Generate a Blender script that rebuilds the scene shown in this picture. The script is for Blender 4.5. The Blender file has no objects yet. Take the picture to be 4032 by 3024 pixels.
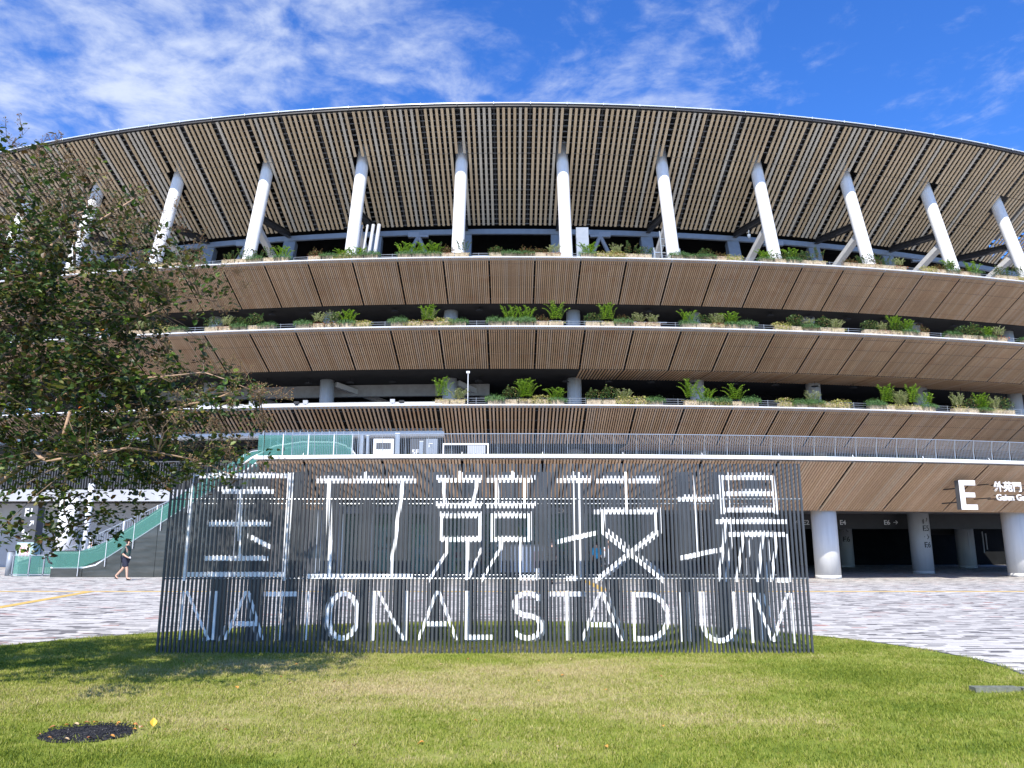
import bpy, math, random
from mathutils import Matrix, Vector
import mathutils.noise as mnoise
R = math.radians
rnd = random.Random(7)
sc = bpy.context.scene
COL = sc.collection

# ------------------------------------------------------------------ camera
cam = bpy.data.cameras.new('camera')
cam.sensor_width = 36.0
cam.lens = 27.04
cam.clip_start = 0.05
cam.clip_end = 5000
camo = bpy.data.objects.new('camera', cam)
COL.objects.link(camo)
camo.location = (0, 0, 1.5)
camo.rotation_euler = (R(90 + 11.8), 0, 0)
sc.camera = camo

# ------------------------------------------------------------------ light
SUN_EL, SUN_LEFT = 47.0, 14.0          # the sun stands behind the camera, a little to the left
to_sun = Vector((-math.sin(R(SUN_LEFT)) * math.cos(R(SUN_EL)), -math.cos(R(SUN_LEFT)) * math.cos(R(SUN_EL)), math.sin(R(SUN_EL))))
sun = bpy.data.lights.new('sun', 'SUN')
sun.energy = 5.0
sun.angle = R(0.5)
sun.color = (1.0, 0.94, 0.85)
suno = bpy.data.objects.new('sun', sun)
COL.objects.link(suno)
suno.rotation_euler = to_sun.to_track_quat('Z', 'Y').to_euler()

sc.view_settings.view_transform = 'Standard'
sc.view_settings.look = 'None'
sc.view_settings.exposure = 0.52
sc.view_settings.gamma = 1.0
sc.view_settings.use_curve_mapping = False

world = bpy.data.worlds.new('World')
sc.world = world
world.use_nodes = True
nt = world.node_tree
nt.nodes.clear()


class NG:
    """small helper to write node graphs"""
    def __init__(s, tree):
        s.t = tree

    def n(s, typ, ins=None, **kw):
        nd = s.t.nodes.new(typ)
        for k, v in kw.items():
            setattr(nd, k, v)
        if ins:
            for k, v in ins.items():
                sock = nd.inputs[k]
                if isinstance(v, bpy.types.NodeSocket):
                    s.t.links.new(v, sock)
                else:
                    sock.default_value = v
        return nd

    def math(s, op, a, b=0.0, c=0.0, clamp=False):
        return s.n('ShaderNodeMath', {0: a, 1: b, 2: c}, operation=op, use_clamp=clamp).outputs[0]

    def mix(s, f, a, b, mode='MIX'):
        nd = s.n('ShaderNodeMix', None, data_type='RGBA', blend_type=mode)
        for k, v in ((0, f), (6, a), (7, b)):
            if isinstance(v, bpy.types.NodeSocket):
                s.t.links.new(v, nd.inputs[k])
            else:
                nd.inputs[k].default_value = v
        return nd.outputs[2]

    def ramp(s, f, pts, interp='LINEAR'):
        nd = s.n('ShaderNodeValToRGB', {0: f})
        cr = nd.color_ramp
        cr.interpolation = interp
        while len(cr.elements) < len(pts):
            cr.elements.new(0.5)
        for e, (p, c) in zip(cr.elements, pts):
            e.position = p
            e.color = c if len(c) == 4 else tuple(c) + (1,)
        return nd.outputs[0]


g = NG(nt)
sky = g.n('ShaderNodeTexSky', None, sky_type='NISHITA')
sky.sun_disc = False
sky.sun_elevation = R(SUN_EL)
sky.sun_rotation = math.atan2(to_sun.x, to_sun.y)
sky.air_density = 1.0
sky.dust_density = 0.25
sky.ozone_density = 2.5
tc = g.n('ShaderNodeTexCoord').outputs['Generated']
sep = g.n('ShaderNodeSeparateXYZ', {0: tc})
zz = g.math('MAXIMUM', sep.outputs[2], 0.06)
u = g.math('DIVIDE', sep.outputs[0], zz)
v = g.math('DIVIDE', sep.outputs[1], zz)
uv = g.n('ShaderNodeCombineXYZ', {0: u, 1: v, 2: 3.7}).outputs[0]
big = g.n('ShaderNodeTexNoise', {'Vector': uv, 'Scale': 1.15, 'Detail': 3.0, 'Roughness': 0.5}).outputs[0]
med = g.n('ShaderNodeTexNoise', {'Vector': uv, 'Scale': 3.4, 'Detail': 9.0, 'Roughness': 0.62, 'Distortion': 0.5}).outputs[0]
fine = g.n('ShaderNodeTexNoise', {'Vector': uv, 'Scale': 13.0, 'Detail': 5.0, 'Roughness': 0.6, 'Distortion': 0.3}).outputs[0]
# the cloud deck thins out towards the right-hand side of the sky
side = g.n('ShaderNodeMapRange', {'Value': u, 'From Min': -1.6, 'From Max': 1.5, 'To Min': 0.115, 'To Max': -0.075}).outputs[0]
cl = g.math('ADD', g.math('MULTIPLY', big, 0.55), g.math('MULTIPLY', med, 0.75))
cl = g.math('ADD', cl, g.math('MULTIPLY', fine, 0.34))
cl = g.math('ADD', cl, side)
mask = g.n('ShaderNodeMapRange', {'Value': cl, 'From Min': 0.78, 'From Max': 1.16, 'To Min': 0.0, 'To Max': 1.0}, interpolation_type='SMOOTHSTEP').outputs[0]
mask = g.math('MULTIPLY', mask, 0.80)
hs = g.n('ShaderNodeHueSaturation', {'Hue': 0.505, 'Saturation': 1.22, 'Value': 1.22, 'Color': sky.outputs[0]}).outputs[0]
hs = g.mix(1.0, hs, (0.76, 1.12, 1.62, 1), 'MULTIPLY')
cloudc = g.mix(mask, hs, (6.6, 7.2, 8.3, 1))
bg = g.n('ShaderNodeBackground', {'Color': cloudc, 'Strength': 0.095})
out = g.n('ShaderNodeOutputWorld', {'Surface': bg.outputs[0]})
sc.cycles.max_bounces = 6
sc.cycles.transparent_max_bounces = 12


# ------------------------------------------------------------------ materials
def new_mat(name):
    m = bpy.data.materials.new(name)
    m.use_nodes = True
    m.node_tree.nodes.clear()
    return m, NG(m.node_tree)


def finish(g, col, rough=0.6, metal=0.0, bump=None, bump_d=0.01, spec=0.5, trans=None, sheen=None, emit=None):
    ins = {'Base Color': col, 'Roughness': rough, 'Metallic': metal, 'Specular IOR Level': spec}
    b = g.n('ShaderNodeBsdfPrincipled', ins)
    if bump is not None:
        bp = g.n('ShaderNodeBump', {'Height': bump, 'Distance': bump_d, 'Strength': 0.7})
        g.t.links.new(bp.outputs[0], b.inputs['Normal'])
    sh = b.outputs[0]
    if trans is not None:
        tr = g.n('ShaderNodeBsdfTranslucent', {'Color': col})
        sh = g.n('ShaderNodeMixShader', {0: trans, 1: sh, 2: tr.outputs[0]}).outputs[0]
    g.n('ShaderNodeOutputMaterial', {'Surface': sh})


def c4(c):
    return (c[0], c[1], c[2], 1.0)


def mat_plain(name, col, rough=0.6, metal=0.0, var=0.12, scale=2.0, bump_d=0.0, spec=0.5):
    m, g = new_mat(name)
    geo = g.n('ShaderNodeNewGeometry')
    nz = g.n('ShaderNodeTexNoise', {'Vector': geo.outputs['Position'], 'Scale': scale, 'Detail': 5.0, 'Roughness': 0.6}).outputs[0]
    lo = tuple(x * (1 - var) for x in col)
    hi = tuple(min(1, x * (1 + var)) for x in col)
    cc = g.ramp(nz, [(0.3, c4(lo)), (0.7, c4(hi))])
    rr = g.n('ShaderNodeMapRange', {'Value': nz, 'To Min': max(0.02, rough - 0.07), 'To Max': min(1, rough + 0.07)}).outputs[0]
    finish(g, cc, rr, metal, nz if bump_d else None, bump_d, spec)
    return m


def mat_wood(name, cols, attr=False, rust=0.0):
    """weathered timber slats: tone picked per object (and per slat through a 'tint' attribute), with grain"""
    m, g = new_mat(name)
    oi = g.n('ShaderNodeObjectInfo').outputs['Random']
    geo = g.n('ShaderNodeNewGeometry')
    if attr:
        at = g.n('ShaderNodeAttribute', None, attribute_name='tint').outputs['Fac']
        key = g.math('FRACT', g.math('ADD', g.math('MULTIPLY', oi, 3.7), at))
    else:
        key = oi
    base = g.ramp(key, [(i / (len(cols)), c4(c)) for i, c in enumerate(cols)], 'CONSTANT')
    n1 = g.n('ShaderNodeTexNoise', {'Vector': geo.outputs['Position'], 'Scale': 0.35, 'Detail': 3.0}).outputs[0]
    n2 = g.n('ShaderNodeTexNoise', {'Vector': geo.outputs['Position'], 'Scale': 9.0, 'Detail': 6.0, 'Roughness': 0.7}).outputs[0]
    s1 = g.n('ShaderNodeMapRange', {'Value': n2, 'From Min': 0.3, 'From Max': 0.7, 'To Min': 0.86, 'To Max': 1.1}).outputs[0]
    s2 = g.n('ShaderNodeMapRange', {'Value': n1, 'From Min': 0.3, 'From Max': 0.7, 'To Min': 0.88, 'To Max': 1.1}).outputs[0]
    f = g.math('MULTIPLY', s1, s2)
    fc = g.n('ShaderNodeCombineXYZ', {0: f, 1: f, 2: f}).outputs[0]
    cc = g.mix(1.0, base, fc, 'MULTIPLY')
    if rust:
        n3 = g.n('ShaderNodeTexNoise', {'Vector': geo.outputs['Position'], 'Scale': 0.9, 'Detail': 2.0}).outputs[0]
        rm = g.n('ShaderNodeMapRange', {'Value': n3, 'From Min': 0.56, 'From Max': 0.75, 'To Min': 0.0, 'To Max': rust}).outputs[0]
        cc = g.mix(rm, cc, (0.36, 0.13, 0.04, 1))
    finish(g, cc, 0.75, 0.0, n2, 0.002, 0.25)
    return m


M = {}
M['roof_wood'] = mat_wood('roof_wood', [(.60, .455, .285), (.63, .48, .31), (.56, .42, .255), (.60, .53, .42), (.59, .445, .275), (.64, .50, .325), (.57, .43, .265), (.61, .465, .295), (.58, .51, .40), (.62, .47, .30), (.60, .45, .28)])
M['tier_wood'] = mat_wood('tier_wood', [(.52, .345, .215), (.56, .385, .245), (.48, .315, .19), (.54, .39, .27), (.50, .335, .205)], attr=True, rust=0.25)
M['podium_wood'] = mat_wood('podium_wood', [(.54, .365, .235), (.57, .40, .265), (.50, .335, .205), (.55, .41, .285), (.52, .35, .225)])
M['black_steel'] = mat_plain('black_steel', (.02, .02, .022), .55, .0, .3)
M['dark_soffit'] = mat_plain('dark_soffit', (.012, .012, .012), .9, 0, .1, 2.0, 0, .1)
M['purlin'] = mat_plain('purlin', (.17, .165, .155), .55, .1)
M['girder'] = mat_plain('girder', (.03, .03, .032), .55)
M['roof_sheet'] = mat_plain('roof_sheet', (.03, .03, .032), .6)
M['white_metal'] = mat_plain('white_metal', (.78, .80, .82), .35, 0, .04)
M['eave_white'] = mat_plain('eave_white', (.62, .68, .74), .3, 0.2, .05)
M['grey_steel'] = mat_plain('grey_steel', (.27, .30, .34), .45, .1, .08)
M['blue_grey'] = mat_plain('blue_grey', (.20, .245, .30), .5, .0, .1)
M['strut_grey'] = mat_plain('strut_grey', (.52, .52, .51), .55, .0, .08)
M['slab_grey'] = mat_plain('slab_grey', (.30, .29, .28), .8, .0, .15)
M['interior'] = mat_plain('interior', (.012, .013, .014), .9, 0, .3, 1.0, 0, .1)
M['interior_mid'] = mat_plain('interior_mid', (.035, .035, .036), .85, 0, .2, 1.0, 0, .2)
M['wall_pale'] = mat_plain('wall_pale', (.42, .43, .45), .7, 0, .08, 1.0)
M['fin'] = mat_plain('fin', (.070, .076, .084), .42, .25, .12, 3.0)
M['letter_white'] = mat_plain('letter_white', (.86, .87, .87), .5, 0, .03)
M['sign_white'] = mat_plain('sign_white', (.82, .82, .82), .5, 0, .03)
M['charcoal'] = mat_plain('charcoal', (.075, .078, .085), .6, 0, .1)
M['black_paint'] = mat_plain('black_paint', (.02, .02, .02), .6)
M['soil'] = mat_plain('soil', (.07, .05, .03), .95, 0, .4, 8, .01)
M['red_print'] = mat_plain('red_print', (.62, .08, .09), .6)
M['rubber'] = mat_plain('rubber', (.018, .018, .02), .5)
M['steel_rail'] = mat_plain('steel_rail', (.40, .43, .46), .35, .55, .08)
M['pink_red'] = mat_plain('red_leaf_cover', (.42, .10, .06), .7)
M['cable'] = mat_plain('cable', (.5, .5, .5), .6)


def mat_column(name, col, joints=0.0):
    m, g = new_mat(name)
    geo = g.n('ShaderNodeNewGeometry')
    sep = g.n('ShaderNodeSeparateXYZ', {0: geo.outputs['Position']})
    st = g.n('ShaderNodeMapping', {'Vector': geo.outputs['Position'], 'Scale': (5.0, 5.0, 0.35)}).outputs[0]
    nz = g.n('ShaderNodeTexNoise', {'Vector': st, 'Scale': 1.0, 'Detail': 6.0, 'Roughness': 0.65}).outputs[0]
    nz2 = g.n('ShaderNodeTexNoise', {'Vector': geo.outputs['Position'], 'Scale': 6.0, 'Detail': 4.0}).outputs[0]
    cc = g.ramp(nz, [(0.30, c4(tuple(x * .86 for x in col))), (0.6, c4(col))])
    # grime near the foot
    dz = g.n('ShaderNodeMapRange', {'Value': sep.outputs[2], 'From Min': 0.0, 'From Max': 0.35, 'To Min': 0.35, 'To Max': 0.0}).outputs[0]
    cc = g.mix(g.math('MULTIPLY', dz, nz2), cc, (.25, .23, .2, 1))
    finish(g, cc, 0.55, 0, nz2, 0.002, 0.35)
    return m


M['column'] = mat_column('column', (.74, .74, .725))
M['column_top'] = mat_column('column_top', (.82, .82, .81))
M['column_grey'] = mat_column('column_grey', (.50, .51, .52))


def mat_stainless():
    m, g = new_mat('stainless')
    geo = g.n('ShaderNodeNewGeometry')
    st = g.n('ShaderNodeMapping', {'Vector': geo.outputs['Position'], 'Scale': (0.6, 1, 3.0)}).outputs[0]
    nz = g.n('ShaderNodeTexNoise', {'Vector': st, 'Scale': 1.6, 'Detail': 4.0}).outputs[0]
    cc = g.ramp(nz, [(0.3, (.10, .10, .09, 1)), (0.7, (.17, .165, .15, 1))])
    finish(g, cc, 0.28, 0.9, nz, 0.01)
    return m


M['stainless'] = mat_stainless()


def mat_glass(name, tint, alpha, rough=0.05):
    m, g = new_mat(name)
    b = g.n('ShaderNodeBsdfPrincipled', {'Base Color': c4(tint), 'Roughness': rough, 'Specular IOR Level': 0.7})
    t = g.n('ShaderNodeBsdfTransparent', {'Color': c4(tuple(min(1, .55 + x * .6) for x in tint))})
    mx = g.n('ShaderNodeMixShader', {0: alpha, 1: t.outputs[0], 2: b.outputs[0]})
    g.n('ShaderNodeOutputMaterial', {'Surface': mx.outputs[0]})
    return m


M['green_glass'] = mat_glass('green_glass', (.13, .34, .29), .36)
M['shop_glass'] = mat_glass('shop_glass', (.22, .34, .33), .14)
M['pale_glass'] = mat_glass('pale_glass', (.5, .68, .68), .7, .2)


def mat_leaf(name, cols, rough=0.42, trans=0.28, scale=0.9):
    m, g = new_mat(name)
    at = g.n('ShaderNodeAttribute', None, attribute_name='tint').outputs['Fac']
    oi = g.n('ShaderNodeObjectInfo').outputs['Random']
    key = g.math('FRACT', g.math('ADD', at, g.math('MULTIPLY', oi, 0.37)))
    cc = g.ramp(key, [(i / len(cols), c4(c)) for i, c in enumerate(cols)], 'CONSTANT')
    finish(g, cc, rough, 0, None, 0, 0.4, trans)
    return m


M['tree_leaf'] = mat_leaf('tree_leaf', [(.03, .075, .012), (.06, .13, .016), (.12, .20, .025), (.025, .055, .010), (.06, .10, .018), (.15, .21, .028), (.10, .085, .03),
                                       (.035, .068, .014), (.055, .10, .018), (.04, .07, .015), (.13, .14, .03), (.10, .055, .02), (.035, .06, .012), (.20, .19, .04), (.05, .085, .018), (.04, .06, .02)])
M['autumn_leaf'] = mat_leaf('autumn_leaf', [(.55, .12, .02), (.6, .22, .03), (.5, .07, .03), (.6, .33, .06)])
M['seed'] = mat_leaf('seed', [(.26, .12, .045), (.33, .17, .07), (.20, .10, .05), (.36, .24, .11), (.42, .32, .15), (.20, .17, .07)], 0.8, 0.0)
M['bark'] = mat_plain('bark', (.36, .235, .15), .7, 0, .35, 7, .004)
M['twig'] = mat_plain('twig', (.17, .115, .07), .8, 0, .3, 9)
M['fern'] = mat_leaf('fern', [(.22, .38, .03), (.28, .46, .035), (.16, .30, .025), (.36, .50, .06), (.13, .24, .03)], .5, .3)
M['rosemary'] = mat_leaf('rosemary', [(.06, .14, .04), (.09, .19, .045), (.05, .11, .035), (.12, .22, .06)], .6, .2)
M['pale_shrub'] = mat_leaf('pale_shrub', [(.42, .46, .22), (.50, .52, .28), (.30, .36, .13), (.55, .55, .33), (.22, .29, .08)], .6, .25)
M['yellow_cover'] = mat_leaf('yellow_cover', [(.55, .52, .16), (.60, .56, .24), (.42, .44, .09), (.28, .36, .06), (.62, .48, .25)], .6, .25)
M['red_cover'] = mat_leaf('red_cover', [(.42, .12, .06), (.50, .20, .10), (.35, .09, .05), (.45, .33, .14), (.16, .22, .05)], .6, .2)
M['dark_shrub'] = mat_leaf('dark_shrub', [(.045, .11, .03), (.07, .15, .04), (.10, .19, .04), (.16, .22, .05), (.20, .14, .05)], .5, .2)
M['brown_shrub'] = mat_leaf('brown_shrub', [(.26, .15, .06), (.20, .17, .06), (.30, .12, .06), (.14, .18, .05), (.22, .22, .08)], .7, .15)


def mat_planter():
    m, g = new_mat('planter_stone')
    geo = g.n('ShaderNodeNewGeometry')
    nz = g.n('ShaderNodeTexNoise', {'Vector': geo.outputs['Position'], 'Scale': 5.0, 'Detail': 5.0, 'Roughness': .7}).outputs[0]
    cc = g.ramp(nz, [(0.32, (.24, .18, .12, 1)), (0.5, (.44, .36, .25, 1)), (0.7, (.52, .44, .32, 1))])
    finish(g, cc, .85, 0, nz, .006, .2)
    return m


M['planter'] = mat_planter()


def mat_paving():
    """small oblong concrete pavers; each gets its own grey through a hash of its cell"""
    m, g = new_mat('paving')
    geo = g.n('ShaderNodeNewGeometry')
    warp = g.n('ShaderNodeTexNoise', {'Vector': geo.outputs['Position'], 'Scale': 0.25, 'Detail': 1.0}).outputs[1]
    p = geo.outputs['Position']
    s = g.n('ShaderNodeSeparateXYZ', {0: p})
    PW, PH = 0.30, 0.10
    row = g.math('FLOOR', g.math('DIVIDE', s.outputs[1], PH))
    off = g.n('ShaderNodeTexWhiteNoise', {'W': row}, noise_dimensions='1D').outputs[0]
    xs = g.math('ADD', g.math('DIVIDE', s.outputs[0], PW), off)
    colm = g.math('FLOOR', xs)
    cell = g.n('ShaderNodeCombineXYZ', {0: colm, 1: row, 2: 0.0}).outputs[0]
    h = g.n('ShaderNodeTexWhiteNoise', {'Vector': cell}, noise_dimensions='3D').outputs[0]
    # dark pavers come in drifts
    dr = g.n('ShaderNodeTexNoise', {'Vector': g.n('ShaderNodeMapping', {'Vector': p, 'Scale': (0.5, 1.6, 1)}).outputs[0], 'Scale': 1.0, 'Detail': 4.0, 'Roughness': .7}).outputs[0]
    h2 = g.math('ADD', h, g.math('MULTIPLY', g.math('SUBTRACT', dr, 0.5), -0.6), clamp=True)
    cc = g.ramp(h2, [(0.0, (.13, .125, .125, 1)), (0.10, (.20, .19, .185, 1)), (0.20, (.30, .285, .27, 1)), (0.30, (.46, .44, .41, 1)), (0.42, (.55, .53, .49, 1)), (0.62, (.50, .48, .445, 1)), (0.8, (.58, .56, .52, 1)), (0.975, (.46, .40, .34, 1)), (0.992, (.40, .20, .17, 1))], 'CONSTANT')
    fx = g.math('FRACT', xs)
    fy = g.math('FRACT', g.math('DIVIDE', s.outputs[1], PH))
    ex = g.math('ABSOLUTE', g.math('SUBTRACT', fx, 0.5))
    ey = g.math('ABSOLUTE', g.math('SUBTRACT', fy, 0.5))
    jn = g.math('MAXIMUM', g.math('GREATER_THAN', ex, 0.49), g.math('GREATER_THAN', ey, 0.47))
    grain = g.n('ShaderNodeTexNoise', {'Vector': p, 'Scale': 160.0, 'Detail': 3.0}).outputs[0]
    stain = g.n('ShaderNodeTexNoise', {'Vector': p, 'Scale': 0.5, 'Detail': 6.0, 'Roughness': .65}).outputs[0]
    gm = g.n('ShaderNodeMapRange', {'Value': grain, 'From Min': .3, 'From Max': .7, 'To Min': .88, 'To Max': 1.1}).outputs[0]
    sm = g.n('ShaderNodeMapRange', {'Value': stain, 'From Min': .3, 'From Max': .7, 'To Min': .90, 'To Max': 1.08}).outputs[0]
    f = g.math('MULTIPLY', gm, sm)
    cc = g.mix(1.0, cc, g.n('ShaderNodeCombineXYZ', {0: f, 1: f, 2: f}).outputs[0], 'MULTIPLY')
    cc = g.mix(g.math('MULTIPLY', jn, 0.45), cc, (.16, .15, .14, 1))
    finish(g, cc, .85, 0, g.math('SUBTRACT', 1.0, jn), .003, .2)
    return m


M['paving'] = mat_paving()


def mat_paver():
    m, g = new_mat('paver')
    oi = g.n('ShaderNodeObjectInfo').outputs['Random']
    geo = g.n('ShaderNodeNewGeometry')
    cc = g.ramp(oi, [(0.0, (.14, .135, .135, 1)), (0.10, (.22, .21, .20, 1)), (0.2, (.46, .44, .41, 1)), (0.4, (.55, .53, .49, 1)), (0.6, (.50, .48, .445, 1)), (0.8, (.58, .56, .52, 1)), (0.985, (.40, .19, .16, 1))], 'CONSTANT')
    grain = g.n('ShaderNodeTexNoise', {'Vector': geo.outputs['Position'], 'Scale': 120.0, 'Detail': 4.0}).outputs[0]
    f = g.n('ShaderNodeMapRange', {'Value': grain, 'From Min': .3, 'From Max': .7, 'To Min': .86, 'To Max': 1.1}).outputs[0]
    cc = g.mix(1.0, cc, g.n('ShaderNodeCombineXYZ', {0: f, 1: f, 2: f}).outputs[0], 'MULTIPLY')
    finish(g, cc, .85, 0, grain, .002, .2)
    return m


M['paver'] = mat_paver()


def mat_lawn(blade):
    """thatch under the blades, and the blades: dry straw patches laid out by noise"""
    m, g = new_mat('grass_blade' if blade else 'lawn_thatch')
    geo = g.n('ShaderNodeNewGeometry')
    p = geo.outputs['Position']
    st = g.n('ShaderNodeMapping', {'Vector': p, 'Scale': (0.55, 1.0, 1)}).outputs[0]
    a = g.n('ShaderNodeTexNoise', {'Vector': st, 'Scale': 0.8, 'Detail': 5.0, 'Roughness': .62}).outputs[0]
    b = g.n('ShaderNodeTexNoise', {'Vector': p, 'Scale': 9.0, 'Detail': 4.0, 'Roughness': .7}).outputs[0]
    s = g.n('ShaderNodeSeparateXYZ', {0: p})
    # the middle of the lawn, just in front of the sign, is the driest
    dx = g.math('MULTIPLY', g.math('ADD', s.outputs[0], 1.0), 0.28)
    dy = g.math('MULTIPLY', g.math('SUBTRACT', s.outputs[1], 9.0), 0.42)
    d2 = g.math('ADD', g.math('MULTIPLY', dx, dx), g.math('MULTIPLY', dy, dy))
    dry = g.n('ShaderNodeMapRange', {'Value': d2, 'From Min': 0.0, 'From Max': 2.2, 'To Min': 0.13, 'To Max': -0.06}).outputs[0]
    k = g.math('ADD', g.math('ADD', g.math('MULTIPLY', a, 0.75), g.math('MULTIPLY', b, 0.35)), dry)
    if blade:
        at = g.n('ShaderNodeAttribute', None, attribute_name='tint').outputs['Fac']
        k = g.math('ADD', k, g.math('MULTIPLY', g.math('SUBTRACT', at, 0.5), 0.34))
        cc = g.ramp(k, [(0.32, (.10, .155, .012, 1)), (0.44, (.19, .245, .022, 1)), (0.55, (.29, .33, .045, 1)), (0.67, (.42, .40, .12, 1)), (0.80, (.55, .46, .24, 1))])
        finish(g, cc, .55, 0, None, 0, .3, .3)
    else:
        cc = g.ramp(k, [(0.35, (.10, .15, .02, 1)), (0.52, (.20, .24, .04, 1)), (0.66, (.30, .28, .10, 1)), (0.8, (.38, .31, .17, 1))])
        finish(g, cc, .95, 0, b, .02, .1)
    return m


M['thatch'] = mat_lawn(False)
M['blade'] = mat_lawn(True)


def mat_mulch(name, cols, scale=40):
    m, g = new_mat(name)
    geo = g.n('ShaderNodeNewGeometry')
    vo = g.n('ShaderNodeTexVoronoi', {'Vector': geo.outputs['Position'], 'Scale': scale}).outputs['Color']
    s = g.n('ShaderNodeSeparateXYZ', {0: vo}).outputs[0]
    cc = g.ramp(s, [(i / len(cols), c4(c)) for i, c in enumerate(cols)], 'CONSTANT')
    nz = g.n('ShaderNodeTexNoise', {'Vector': geo.outputs['Position'], 'Scale': 30.0, 'Detail': 4.0}).outputs[0]
    finish(g, cc, .9, 0, nz, .02, .2)
    return m


M['mulch'] = mat_mulch('mulch', [(.16, .07, .04), (.24, .11, .06), (.30, .16, .09), (.10, .05, .03), (.34, .22, .13)])
M['black_mat'] = mat_mulch('black_mat', [(.018, .018, .02), (.03, .03, .033), (.022, .022, .024), (.05, .05, .052)], 55)
M['tactile'] = mat_plain('tactile', (.60, .40, .10), .7, 0, .15, 6)


# ------------------------------------------------------------------ mesh helpers
class MB:
    def __init__(s):
        s.v, s.f, s.mi, s.t = [], [], [], []
        s.cur = 0
        s.tint = 0.0

    def face(s, *ids):
        s.f.append(ids)
        s.mi.append(s.cur)
        s.t.append(s.tint)

    def add(s, pts):
        b = len(s.v)
        s.v.extend([tuple(p) for p in pts])
        return b

    def hexa(s, p):
        """8 points: bottom ring 0-3, top ring 4-7"""
        b = s.add(p)
        for q in ((3, 2, 1, 0), (4, 5, 6, 7), (0, 1, 5, 4), (1, 2, 6, 5), (2, 3, 7, 6), (3, 0, 4, 7)):
            s.face(*[b + i for i in q])

    def box(s, x0, x1, y0, y1, z0, z1):
        s.hexa([(x0, y0, z0), (x1, y0, z0), (x1, y1, z0), (x0, y1, z0), (x0, y0, z1), (x1, y0, z1), (x1, y1, z1), (x0, y1, z1)])

    def beam(s, p, q, w, h, up=(0, 0, 1)):
        """rectangular bar from p to q; w across, h along 'up'"""
        p, q = Vector(p), Vector(q)
        d = (q - p).normalized()
        side = d.cross(Vector(up))
        if side.length < 1e-5:
            side = d.cross(Vector((1, 0, 0)))
        side.normalize()
        u = side.cross(d).normalized()
        a, b = side * (w / 2), u * (h / 2)
        s.hexa([p - a - b, p + a - b, p + a + b, p - a + b, q - a - b, q + a - b, q + a + b, q - a + b])

    def tube(s, pts, rs, n=8, cap=True):
        pts = [Vector(p) for p in pts]
        if not hasattr(rs, '__len__'):
            rs = [rs] * len(pts)
        rings = []
        d0 = (pts[1] - pts[0]).normalized()
        ref = Vector((0, 0, 1)) if abs(d0.z) < 0.9 else Vector((0, 1, 0))
        for i, p in enumerate(pts):
            d = (pts[min(i + 1, len(pts) - 1)] - pts[max(i - 1, 0)]).normalized()
            a = d.cross(ref).normalized()
            b = a.cross(d).normalized()
            rings.append(s.add([p + (a * math.cos(2 * math.pi * k / n) + b * math.sin(2 * math.pi * k / n)) * rs[i] for k in range(n)]))
        for r0, r1 in zip(rings, rings[1:]):
            for k in range(n):
                s.face(r0 + k, r0 + (k + 1) % n, r1 + (k + 1) % n, r1 + k)
        if cap:
            s.face(*[rings[0] + k for k in reversed(range(n))])
            s.face(*[rings[-1] + k for k in range(n)])

    def sheet(s, rows):
        """grid of points"""
        ids = [s.add(r) for r in rows]
        for i in range(len(rows) - 1):
            for j in range(len(rows[0]) - 1):
                s.face(ids[i] + j, ids[i] + j + 1, ids[i + 1] + j + 1, ids[i + 1] + j)

    def prism(s, poly, z0, z1):
        n = len(poly)
        a = s.add([(x, y, z0) for x, y in poly])
        b = s.add([(x, y, z1) for x, y in poly])
        s.face(*[a + i for i in reversed(range(n))])
        s.face(*[b + i for i in range(n)])
        for i in range(n):
            j = (i + 1) % n
            s.face(a + i, a + j, b + j, b + i)

    def octa(s, c, r):
        x, y, z = c
        b = s.add([(x + r, y, z), (x, y + r, z), (x - r, y, z), (x, y - r, z), (x, y, z + r), (x, y, z - r)])
        for k in range(4):
            s.face(b + k, b + (k + 1) % 4, b + 4)
            s.face(b + (k + 1) % 4, b + k, b + 5)

    def mesh(s, name, mats, org=(0, 0, 0), smooth=False, tint=False):
        me = bpy.data.meshes.new(name)
        ox, oy, oz = org
        me.from_pydata([(x - ox, y - oy, z - oz) for x, y, z in s.v], [], s.f)
        for m in mats if isinstance(mats, (list, tuple)) else [mats]:
            me.materials.append(m)
        if any(s.mi):
            me.polygons.foreach_set('material_index', s.mi)
        if smooth:
            me.polygons.foreach_set('use_smooth', [True] * len(s.f))
        if tint:
            at = me.attributes.new('tint', 'FLOAT', 'FACE')
            at.data.foreach_set('value', s.t)
        me.update()
        return me


ORG = {}


def props(o, label=None, cat=None, group=None, kind=None):
    if label:
        o['label'] = label
    if cat:
        o['category'] = cat
    if group:
        o['group'] = group
    if kind:
        o['kind'] = kind
    return o


def empty(name, loc, label, cat, group=None):
    o = bpy.data.objects.new(name, None)
    o.empty_display_size = 0.2
    COL.objects.link(o)
    o.location = loc
    ORG[o.name] = Vector(loc)
    return props(o, label, cat, group)


def build(name, mb, mats, parent=None, smooth=False, tint=False, org=None, **kw):
    if parent is not None:
        og = ORG[parent.name]
    else:
        og = Vector(org) if org else Vector((0, 0, 0))
    me = mb.mesh(name, mats, og, smooth, tint)
    o = bpy.data.objects.new(name, me)
    COL.objects.link(o)
    if parent is not None:
        o.parent = parent
    else:
        o.location = og
    ORG[o.name] = og.copy()
    return props(o, **kw)


def inst(name, me, mw, parent=None, **kw):
    """an object sharing mesh me, world matrix mw"""
    o = bpy.data.objects.new(name, me)
    COL.objects.link(o)
    if parent is not None:
        o.parent = parent
        mw = Matrix.Translation(-ORG[parent.name]) @ mw
    o.matrix_local = mw
    ORG[o.name] = ORG[parent.name] if parent is not None else mw.translation.copy()
    return props(o, **kw)


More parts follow.
